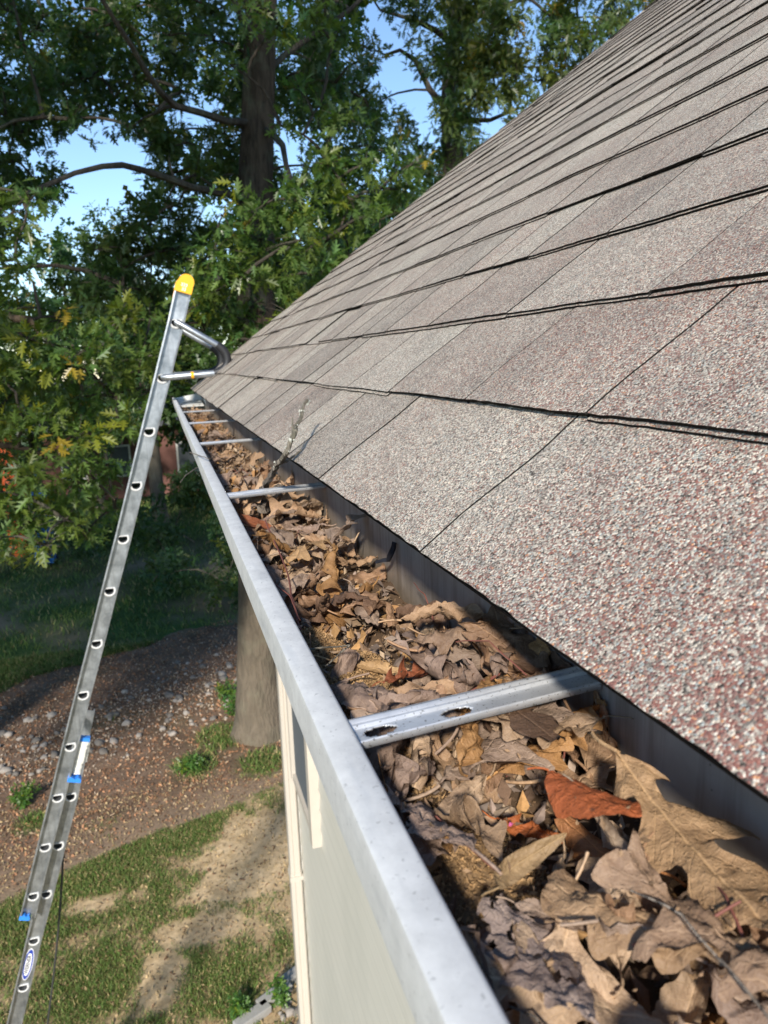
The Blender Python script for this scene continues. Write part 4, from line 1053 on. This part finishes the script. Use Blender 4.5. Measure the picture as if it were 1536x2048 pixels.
# ------------------------------------------------------------------ foliage
def oak_template(simple=False):
    """flat oak leaf along +x, length 1, slightly folded"""
    if simple:
        V = [(0,0,0), (.35,.30,.06), (.5,.06,0), (.75,.26,.05), (1,0,-.04), (.75,-.26,.05), (.5,-.06,0), (.35,-.30,.06)]
        return np.array(V), np.array([(0,2,1),(0,7,6),(0,6,2),(2,4,3),(2,6,4),(6,5,4)])
    V = [(0,0,0)]; F = []
    mid = [.05, .2, .34, .48, .62, .78, 1.0]
    V = [(m_, 0, -.05*m_*m_) for m_ in mid]                   # 0..6 midrib
    for sg in (1, -1):
        b = len(V)
        V += [(.14, .035*sg, .01), (.30, .20*sg, .05), (.30, .045*sg, .01), (.56, .33*sg, .09), (.50, .05*sg, .0), (.78, .25*sg, .05), (.70, .045*sg, -.01), (.88, .07*sg, -.02)]
        F += [(0, b, 1), (1, b, b+1), (1, b+1, b+2), (1, b+2, 2), (2, b+2, b+3), (2, b+3, 3), (3, b+3, b+4), (3, b+4, 4), (4, b+4, b+5), (4, b+5, b+6), (4, b+6, 5), (5, b+6, b+7), (5, b+7, 6)]
    return np.array(V), np.array(F)
TPL, TPLS = oak_template(), oak_template(True)
def crown(name, clumps, size, parent, mat, simple=False, droop=.35, cols=None, cov=1.0, per=7, area=.0028, **k):
    TV, TF = TPLS if simple else TPL
    pos = []; dirs = []; nor = []; sc = []; tn = []
    for c, r in clumps:
        r = np.array(r if hasattr(r, '__len__') else (r, r, r*.85)); c = np.array(c)
        n_ = max(4, int(cov*math.pi*r[0]*r[2]/(area*(size/.14)**2)/per))
        hue = rng.normal(0, .07)
        for _ in range(n_):
            d = rng.normal(size=3); d /= np.linalg.norm(d); rad = rng.random()**.45
            ctr = c+d*r*rad; ax = d*.6+rng.normal(size=3)*.5; ax[2] -= .15; ax /= np.linalg.norm(ax)
            pp = np.cross(ax, rng.normal(size=3)); pp /= np.linalg.norm(pp); qq = np.cross(ax, pp)
            ph = rng.random()*6.28; m_ = per+int(rng.integers(-2, 3)); th = hue+rng.normal(0, .1); dry = rng.random()
            for j in range(m_):
                a = ph+j*2.4; di = ax*rng.uniform(.2, .9)+(pp*math.cos(a)+qq*math.sin(a)); di[2] -= droop*rng.uniform(.5, 1.5); di /= np.linalg.norm(di)
                nn = np.array([0, 0, 1.0])+rng.normal(size=3)*.55; nn -= di*nn.dot(di); nn /= np.linalg.norm(nn)+1e-9
                pos.append(ctr-ax*.04*j*size/.14*.5+di*.02); dirs.append(di); nor.append(nn); sc.append(size*rng.uniform(.65, 1.2))
                q = 1+rng.normal(0, .16)
                if dry < .012: tn.append((2.9*q, 1.35*q, .7*q))
                elif dry < .04: tn.append((1.7*q, 1.2*q, .55*q))
                else: tn.append(((1+th)*q, q, (1-th*1.2)*q*.95))
    pos = np.array(pos); X = np.array(dirs); Z = np.array(nor); Y = np.cross(Z, X); s = np.array(sc)[:, None, None]
    V = pos[:, None, :]+s*(TV[None, :, 0:1]*X[:, None, :]+TV[None, :, 1:2]*Y[:, None, :]+TV[None, :, 2:3]*Z[:, None, :])
    nv = len(TV); F = (TF[None]+(np.arange(len(pos))*nv)[:, None, None]).reshape(-1, 3)
    return np_mesh(name, V.reshape(-1, 3), F, mat, parent, attrs={'tint': ('POINT', np.repeat(np.clip(np.array(tn), .1, 4), nv, 0))}, **k)
def branches(root_pts, clumps, r_end, parent, mat, seed=0, twig=.5, name='branches'):
    """wood that links clump centres with the nearest wood already there, plus fine twigs"""
    sk = [(Vector(p), i) for i, p in enumerate(root_pts)]; rr2 = random.Random(seed); parts = {}
    for c, r in sorted(clumps, key=lambda q: min((Vector(q[0])-s[0]).length for s in sk)):
        c = Vector(c); s, rid = min(sk, key=lambda q: (q[0]-c).length+max(0, q[0].z-c.z)*.6); L = (c-s).length
        mb = parts.setdefault(rid, MB())
        if L > .05:
            mid = s.lerp(c, .5)+Vector((rr2.gauss(0, .07), rr2.gauss(0, .07), .10))*L
            q1 = s.lerp(mid, .5)+Vector((rr2.gauss(0, .02), 0, .03))*L; q2 = mid.lerp(c, .5)+Vector((0, rr2.gauss(0, .03), .02))*L
            r0 = min(.06, r_end+.010*L); mb.tube([s, q1, mid, q2, c], [r0, r0*.85, r0*.7, r0*.55, r0*.4], 6, caps=False)
            sk += [(q1, rid), (mid, rid), (q2, rid), (c, rid)]
        rad = r if not hasattr(r, '__len__') else r[0]
        for _ in range(int(7*twig*2)):
            d = Vector((rr2.gauss(0, 1), rr2.gauss(0, 1), rr2.gauss(0, .8))).normalized()*rad*rr2.uniform(.6, 1.15)
            mb.tube([c, c+d*.5+Vector((0, 0, .05*rad)), c+d], [r_end*.45, r_end*.3, r_end*.15], 4, caps=False)
    for mb in parts.values(): mb.build('bough' if name in ('branches', 'inner_branches', 'shade_branches') else name, mat, parent, smooth=True)
def px_clumps(lst, Y, dY=.5, seed=1):
    r_ = random.Random(seed); out = []
    for px_, py_, rp_ in lst:
        yy = Y+r_.uniform(-dY, dY); rr3 = rp_*yy/FPX; out.append((tuple(onY(px_, py_, yy)), (rr3, rr3*1.0, rr3*.85)))
    return out
def roof_line(px_): return 775-(px_-380)*.8245
GAPS = [(185, 325, 82, 62), (120, 470, 72, 65), (60, 565, 70, 45), (800, 120, 26, 30), (835, 210, 22, 30), (975, 262, 20, 12), (560, 300, 14, 30), (745, 30, 30, 30)]
def grid(x0, x1, y0, y1, step, seed, rpx, skip=0.0, gaps=GAPS):
    r_ = random.Random(seed); out = []; y = y0
    while y < y1:
        x = x0
        while x < x1:
            px_, py_ = x+r_.uniform(-.45, .45)*step, y+r_.uniform(-.45, .45)*step; rad = rpx*r_.uniform(.7, 1.25)
            ok = py_ < roof_line(px_)+120 and r_.random() > skip
            for gx, gy, rx_, ry_ in gaps:
                if math.hypot((px_-gx)/(rx_+rad*.62), (py_-gy)/(ry_+rad*.62)) < 1: ok = False
            if ok: out.append((px_, py_, rad))
            x += step
        y += step
    return out
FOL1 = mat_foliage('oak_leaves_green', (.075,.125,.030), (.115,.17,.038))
FOL2 = mat_foliage('oak_leaves_dark', (.045,.085,.028), (.07,.115,.034))  # darker leaf copy; inner crowns carry their shade in this colour
FOL3 = mat_foliage('yellowing_leaves', (.078,.115,.035), (.125,.15,.045))
def trunk(name, pts, rs, parent, mat, n=18, lump=.10, sub=6, seed=0):
    P = [Vector(p) for p in pts]; out = []; rr_ = []
    for i in range(len(P)-1):
        for k in range(sub): out.append(P[i].lerp(P[i+1], k/sub)); rr_.append(rs[i]+(rs[i+1]-rs[i])*k/sub)
    out.append(P[-1]); rr_.append(rs[-1])
    mb = MB(); mb.tube(out, rr_, n, lump=lump, seed=seed); return mb.build(name, mat, parent, smooth=True)

# the big oak behind the ladder
TY = 10.6
b0 = onZ(524, 1462, -5.3)
oak = empty('oak_tree', (b0.x, TY, 0), label='big oak with a straight trunk rising behind the ladder top', cat='tree')
tp = [(b0.x, TY, -.1), (b0.x, TY, .25), (b0.x+.01, TY, .9), tuple(onY(518, 1000, TY)), tuple(onY(512, 600, TY)), tuple(onY(513, 350, TY)), tuple(onY(517, 200, TY)), tuple(onY(521, 60, TY)), tuple(onY(526, -200, TY)), tuple(onY(540, -700, TY))]
trunk('trunk', tp, [.50, .38, .30, .26, .235, .215, .205, .195, .17, .09], oak, M['bark'], n=28, lump=.12)
limbs = [([ (515,245), (455,243), (400,225), (350,212), (318,180), (290,140), (262,90), (235,50), (205,0), (170,-60)], [TY, TY-.3, TY-.5, TY-.8, TY-1, TY-1.2, TY-1.4, TY-1.5, TY-1.6, TY-1.7], .058, .024),
         ([ (515,400), (440,385), (385,375), (330,355), (285,340), (245,330), (205,333), (150,346), (90,372), (20,400)], [TY, TY-.3, TY-.6, TY-.8, TY-1, TY-1.2, TY-1.4, TY-1.5, TY-1.7, TY-1.9], .062, .026),
         ([ (515,250), (545,268), (565,290), (572,330), (590,380), (620,440)], [TY, TY-.3, TY-.7, TY-1.1, TY-1.6, TY-2.2], .06, .025),
         ([ (510,90), (490,50), (470,10), (430,-60)], [TY, TY-.2, TY-.3, TY-.5], .07, .04),
         ([ (525,150), (570,110), (640,60), (700,20), (760,-40)], [TY, TY+.3, TY+.5, TY+.8, TY+1], .06, .03),
         ([ (515,520), (480,520), (430,560), (400,600), (360,650)], [TY, TY-.7, TY-1.4, TY-2, TY-2.6], .07, .03),
         ([ (515,470), (560,500), (620,500), (680,460)], [TY, TY-.9, TY-1.7, TY-2.4], .07, .03)]
sk = []
for lp, ly, ra, rb in limbs:
    P = [onY(a, b, y_) for (a, b), y_ in zip(lp, ly)]
    mb = MB(); mb.tube(P, [.8*(ra+(rb-ra)*i/(len(P)-1)) for i in range(len(P))], 8, lump=.15); mb.build('limb', M['bark2'], oak, smooth=True); sk += P
for p_ in tp[4:]: sk.append(Vector(p_))
front = px_clumps([(445,430,55),(520,415,50),(590,400,55),(655,330,50),(700,400,60),(760,440,60),(600,480,70),(520,480,60),(430,500,60),(480,560,70),(560,560,70),(640,560,60),(700,520,60),(420,600,55),(500,640,60),(580,630,50),
    (690,240,45),(640,300,40),(730,330,45),(410,660,60),(480,700,50),(545,690,40),(800,380,50),(620,30,50),(560,50,45),(500,15,45),(680,60,40),(460,130,30),(600,180,30), (380,560,40),(560,250,22),(640,210,34),(820,330,40)], 8.0, .7, 3)
mid_ = px_clumps(grid(-60, 760, -60, 640, 62, 5, 46, .05), 11.6, 1.3, 4)
mid2 = px_clumps(grid(-60, 720, -90, 640, 92, 15, 60, .15), 14.0, 1.5, 14)
dark = px_clumps([(300,500,70),(240,520,60),(360,440,60),(330,410,50),(390,350,50),(270,450,40),(190,500,40),(420,300,50),(340,300,40),(150,570,40),(210,590,50),(300,590,60)], 11.0, .6, 6)
hq = random.Random(5)
high_shade = [((hq.uniform(-4.2, .9), hq.uniform(4.4, 6.6), CZ+hq.uniform(5.2, 7.8)), (.95, .95, .75)) for _ in range(22)]+[((x+.3, y-2.6, CZ+z-1.6), (1.1, 1.1, .8)) for x, y, z in ((-4.5,7.5,6.5), (-3,7,6.8), (-1.5,7.6,6.4), (-.2,7.4,6.9), (1.0,8.2,6.6), (-5.6,9,7.4), (-4,9.5,8), (-2.3,9.4,8.3), (-.6,9.4,8), (.9,9.8,8.2), (2.4,9.5,8), (-3.2,11.5,9.6), (-1,11.5,9.8), (1.2,11.4,10), (3.2,11.5,9.2), (0,10.5,11), (1.8,12,11), (3.4,8.8,7.3))]  # unseen clumps added towards the sun to darken trunk and inner leaves
crown('crown', front, .155, oak, FOL1, cov=1.6)
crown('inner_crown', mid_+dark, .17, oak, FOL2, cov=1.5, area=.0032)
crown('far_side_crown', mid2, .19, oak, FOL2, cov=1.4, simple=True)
crown('shade_top_crown', high_shade, .22, oak, FOL1, cov=.9, simple=True)  # added above the frame for its shade
branches(sk, front+dark, .012, oak, M['bark2'], 1)
branches(sk, mid_+mid2, .016, oak, M['bark2'], 2, .3, name='inner_branches')

# oak at the yard's edge whose low boughs hang beside the ladder
lt = empty('oak_tree', (-4.6, 8.4, 0), label='leafy oak whose low bright boughs hang over the shaded yard beside the ladder', cat='tree')
trunk('trunk', [(-4.6,8.4,-.1), (-4.6,8.4,.4), (-4.5,8.4,2), (-4.3,8.3,5), (-4.2,8.2,8), (-4.2,8.2,10.5)], [.5, .34, .28, .24, .18, .08], lt, M['bark'])
mb = MB(); P = [Vector((-4.4,8.4,4.2)), Vector((-3.2,8.0,5.4)), Vector((-2.4,7.6,5.9)), onY(60, 640, 7.2), onY(100,690,7.1), onY(150, 720, 7), onY(240, 800, 7)]; mb.tube(P, [.09,.075,.06,.03,.024,.018,.012], 8, lump=.1); mb.build('limb', M['bark'], lt, smooth=True)
mb = MB(); P2 = [Vector((-4.4,8.4,3.2)), Vector((-3.2,7.9,4.2)), onY(-60, 880, 7.2), onY(40, 895, 7.1), onY(160, 930, 7), onY(230, 1000, 7)]; mb.tube(P2, [.08,.065,.04,.025,.018,.01], 8, lump=.1); mb.build('limb', M['bark'], lt, smooth=True)
low = px_clumps([(-40,640,60),(20,620,50),(60,680,60),(120,640,45),(140,720,60),(210,690,50),(60,760,65),(-20,740,60),(150,800,65),(240,760,55),(290,700,45),(300,780,50),(60,850,65),(-20,860,60),(160,880,60),(240,850,50),(60,950,60),
    (-30,980,60),(150,960,60),(215,930,45),(60,1040,55),(-20,1080,50),(130,1040,50),(190,1000,45),(90,1090,40),(20,1110,35),(240,640,45),(300,640,40),(330,720,35),(230,1020,28),(170,1070,26),(-60,780,60),(-70,900,60), (30,520,40),(-30,480,50),(20,430,40),(-20,380,45),(60,400,32)], 7.1, .7, 8)
inner = px_clumps([(60,720,90),(160,760,90),(240,720,70),(60,880,80),(160,860,70),(-40,800,90),(60,1000,60),(-60,980,80)], 8.8, .5, 9)
wq = random.Random(77)
shade = [((x, y, CZ+z), (1.2, 1.3, 1.0)) for x, y, z in ((-5.5,6.8,1.2), (-4.4,8.6,3.4), (-5.6,8.6,2.6), (-6.6,8.0,3.4), (-5.2,9.8,4.2), (-7,9.8,2.8), (-6.3,11,4.6), (-4.2,10.6,5.4), (-3.4,9.2,5.2), (-5,7.2,4.2), (-6.2,6.6,3), (-6,13,2.5), (-7.5,14,1.5), (-5.2,14.5,3.4), (-8.5,15.5,2.6), (-6.4,16,1), (-4.8,16,2.4), (-9,12.6,.5), (-7.6,8.4,1.6), (-3.4,5.4,.2), (-4.4,4.2,.6), (-2.8,6.2,1.6), (-3.8,6.2,.4), (-5,5.2,1.4), (-3.0,4.2,1.8), (-4.2,3.4,2.2), (-4,11.6,2.4), (-5.4,12.2,2), (-6.8,11.8,1.4), (-8,10.4,1), (-5,10.6,1.2))]  # unseen boughs added out of frame to darken the yard
crown('crown', low, .152, lt, FOL1, cov=1.5)
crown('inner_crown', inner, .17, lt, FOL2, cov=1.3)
shade_grid = [((x+wq.uniform(-.4, .4), y+wq.uniform(-.4, .4), 6.9+wq.uniform(-.8, .9)), (1.15, 1.15, .8)) for x in (-10.2, -8.6, -7.0, -5.5, -4.2) for y in (2.2, 3.8, 5.4, 7.0, 8.6, 10.2, 11.8, 13.4, 15.0) if not (x > -4.5 and y < 4.5)]  # added canopy grid out of view, shades the far ground
crown('shade_outer_crown', shade+shade_grid, .24, lt, FOL1, cov=1.05, simple=True)  # unseen crown, added to cast shade
branches(P+P2, low+inner, .011, lt, M['bark2'], 3)
branches(P+[Vector((-4.3,8.3,5)), Vector((-4.2,8.2,8))], shade, .02, lt, M['bark2'], 4, .2, name='shade_branches')  # wood carrying the added shade clumps

# slimmer tree over the rake
RY = 15.0
b1 = onY(900, 250, RY)
rt = empty('oak_tree', (b1.x, RY, 0), label='slim dark trunked tree standing behind the roof slope', cat='tree')
trunk('trunk', [(b1.x+.1, RY, -.1), (b1.x+.05, RY, 3), tuple(onY(905, 300, RY)), tuple(onY(898, 215, RY)), tuple(onY(900, 150, RY)), tuple(onY(912, 60, RY)), tuple(onY(925, -60, RY)), tuple(onY(930, -300, RY))], [.3, .24, .2, .17, .14, .125, .11, .06], rt, M['bark2'])
sk = []
for lp, dy_ in (([(900,238),(940,240),(980,240),(1040,215)], -.6), ([(905,170),(940,160),(1000,150),(1060,120)], -.4), ([(898,225),(860,180),(830,120),(800,100),(770,110)], .3), ([(910,90),(870,60),(830,40),(760,20)], 0), ([(915,60),(960,30),(1040,0),(1140,-20)], -.5)):
    P = [onY(a, b, RY+dy_*i/3) for i, (a, b) in enumerate(lp)]; mb = MB(); mb.tube(P, [.07-.045*i/(len(P)-1) for i in range(len(P))], 7, lump=.15); mb.build('limb', M['bark2'], rt, smooth=True); sk += P
rc = px_clumps(grid(690, 1010, -60, 560, 54, 21, 48, .04), 14.6, 1.2, 22)
crown('crown', rc, .175, rt, FOL2, cov=1.3)
branches(sk, rc, .013, rt, M['bark2'], 5)
# yellowing tree at the upper end of the rake
yt = empty('oak_tree', (9.6, 13.5, 0), label='yellow green tree behind the upper end of the roof slope', cat='tree')
trunk('trunk', [(9.6,13.5,-.1), (9.6,13.5,4), (9.5,13.4,9), (9.4,13.3,12)], [.3, .25, .2, .08], yt, M['bark2'])
yc = px_clumps(grid(930, 1380, -80, 330, 54, 25, 48, .03), 13.0, 1.0, 26)
crown('crown', yc, .175, yt, FOL3, cov=2.0)
branches([Vector((9.5,13.4,9)), Vector((9.6,13.5,6)), Vector((9.4,13.3,12))], yc, .014, yt, M['bark2'], 6, .3)

# woods beyond the yard: separate trees
wr = random.Random(12)
spots = [(-15.5,27,9), (-12.5,30,10), (-9.8,26,8.6), (-7.2,31,10), (-5.2,27,8.4), (-2.6,30,9.4), (-.4,26.5,8.2), (1.8,30,9.5), (4.2,27,9), (6.8,31,11), (9.5,28,11), (12.5,30,13), (15.5,27,12), (-18,32,11), (-1.2,36,11), (-11,38,12), (5,38,12)]
WHERE = ['behind the orange barrel', 'far behind the blue bin', 'beyond the leafy boughs', 'at the deep end of the yard', 'just past the brick house wall', 'behind the brick house', 'in line with the ladder tip', 'beyond the gutter end', 'behind the big oak', 'beyond the rake', 'between the two slim trunks', 'behind the slim tree', 'past the yellow green tree', 'at the outer edge of the woods', 'in the last row behind the brick house', 'in the last row of the woods', 'in the last row beyond the big oak']
for i, (x, y, h) in enumerate(spots):
    t_ = empty('woodland_tree', (x, y, 0), label=f'dark bushy woodland tree {WHERE[i]}', cat='tree', group='dark trees of the woods beyond the yard')
    trunk('trunk', [(x, y, -.1), (x, y, .8), (x+wr.uniform(-.3, .3), y, h*.5), (x+wr.uniform(-.5, .5), y, h*.9)], [.34, .24, .18, .06], t_, M['bark2'], n=10, sub=3)
    cl_ = []
    for k in range(17):
        z = wr.uniform(.12 if i not in (4, 5, 6) else .3, 1)*h; q = 1-abs(z/h-.55)*1.1; a = wr.uniform(0, 6.28); d = wr.uniform(.3, 2.1)*q
        cl_.append(((x+math.cos(a)*d, y+math.sin(a)*d, z), (1.25, 1.25, 1.0)))
    crown('crown', cl_, .33, t_, FOL2, simple=True, cov=.85)
# dark shrubs under the trees
for i, (x, y, r_, lab) in enumerate(((-.6,19.5,1.0,'dark shrub in the shade left of the gutter end'), (1.4,18.0,1.1,'dark shrub behind the big oak trunk'), (-3.4,22,1.2,'wide dark shrub on the far grass'), (.6,23.5,1.4,'tall dark shrub beyond the two shaded shrubs'), (-6.2,24,1.3,'dark shrub near the blue bin'))):
    s_ = empty('shrub', (x, y, 0), label=lab, cat='shrub', group='shrubs under the trees')
    cl_ = [((x+wr.gauss(0, r_*.6), y+wr.gauss(0, r_*.4), .35+wr.random()*r_*1.3), (r_*.6, r_*.6, r_*.5)) for _ in range(7)]
    crown('foliage', cl_, .16, s_, FOL2, simple=True, cov=.9); branches([Vector((x, y, 0))], cl_, .012, s_, M['bark2'], i, .3, name='stem')
# weeds
for i, (px_, py_, hgt, lab) in enumerate(((480,2040,.22,'bright green leafy weed beside the grey edging block'), (556,2015,.30,'tall bright green weed growing in the pebbles by the downspout'), (385,1545,.30,'green weed clump on the mulch below the stones'), (470,1430,.35,'green weed against the oak roots'), (455,1395,.3,'small weed beside the oak roots further back'), (45,1605,.22,'green weed near the ladder on the mulch'))):
    p = onZ(px_, py_, -5.3); t_ = empty('weed', (p.x, p.y, 0), label=lab, cat='weed', group='green weeds in the yard')
    cl_ = [((p.x+wr.gauss(0, .03), p.y+wr.gauss(0, .03), hgt*(.2+.7*k/5)), (.07 if i < 2 else .16, .07 if i < 2 else .14, .06)) for k in range(5)]
    o = crown('leaf_cluster', cl_, .05 if i < 2 else .07, t_, mat_foliage('weed_green', (.075,.15,.03), (.11,.20,.04)) if i == 0 else bpy.data.materials['weed_green'], simple=True, cov=1.1); branches([Vector((p.x, p.y, 0))], cl_, .003, t_, bpy.data.materials['weed_green'], i, .3, name='stem')

# ------------------------------------------------------------------ glimpses beyond the boughs
hb = empty('brick_house', (-1.2, 36, 0), label='low red brick house glimpsed through the shade beyond the ladder', cat='house')
mb = MB(); mb.box((-5, 33, 0), (2.2, 40, 2.9)); mb.build('wall', M['brick'], hb)
mb = MB(); mb.add([(-5.4,32.6,2.9),(2.6,32.6,2.9),(2.6,40.4,2.9),(-5.4,40.4,2.9),(-5.4,36.5,4.8),(2.6,36.5,4.8)], [(3,2,1,0),(0,1,5,4),(2,3,4,5),(1,2,5),(3,0,4)]); mb.build('roof', M['greyroof'], hb)
for x in (-3.6, -1.9, .9):
    mb = MB(); mb.box((x-.5, 32.95, .9), (x+.5, 33.02, 2.2)); f_ = mb.build('window', M['white'], hb); mb = MB(); mb.box((x-.42, 32.935, .98), (x+.42, 32.948, 2.12)); mb.build('pane', M['glass'], f_)
p = onZ(22, 925, -5.3); yy = 24; p = onY(8, 872, yy)
tb = empty('traffic_barrel', (p.x, yy, 0), label='orange and white striped barrel seen through the leaves', cat='barrel')
zt = p.z+.22
mb = MB(); mb.tube([(p.x, yy, 0), (p.x, yy, zt*.33), (p.x, yy, zt*.34), (p.x, yy, zt*.72), (p.x, yy, zt*.73), (p.x, yy, zt)], [.26, .24, .23, .21, .20, .18], 24); mb.build('body', M['orange'], tb, smooth=True)
for q in (.42, .62, .88):
    mb = MB(); mb.tube([(p.x, yy, zt*q), (p.x, yy, zt*q+.14)], [.245-.065*q, .24-.065*q], 24); mb.build('white_band', M['wht'], tb, smooth=True)
mb = MB(); mb.tube([(p.x, yy, zt), (p.x, yy, zt+.1)], [.07, .06], 12); mb.build('handle', M['wht'], tb)
p = onY(78, 1010, 22.5); zt = p.z+.3
bb = empty('wheeled_bin', (p.x, 22.5, 0), label='blue wheeled bin mostly hidden behind the low boughs', cat='bin')
mb = MB(); mb.add([(p.x-.24, 22.28, .08), (p.x+.24, 22.28, .08), (p.x+.24, 22.72, .08), (p.x-.24, 22.72, .08), (p.x-.30, 22.2, zt), (p.x+.30, 22.2, zt), (p.x+.30, 22.8, zt), (p.x-.30, 22.8, zt)], [(3,2,1,0),(4,5,6,7),(0,1,5,4),(1,2,6,5),(2,3,7,6),(3,0,4,7)]); mb.build('body', M['blue'], bb)
mb = MB(); mb.box((p.x-.32, 22.17, zt+.003), (p.x+.32, 22.85, zt+.05)); mb.build('lid', M['blue'], bb)
for s_ in (-1, 1):
    mb = MB(); mb.tube([(p.x+s_*.22, 22.76, .1), (p.x+s_*.28, 22.76, .1)], .1, 16); mb.build('wheel', M['rubber'], bb)
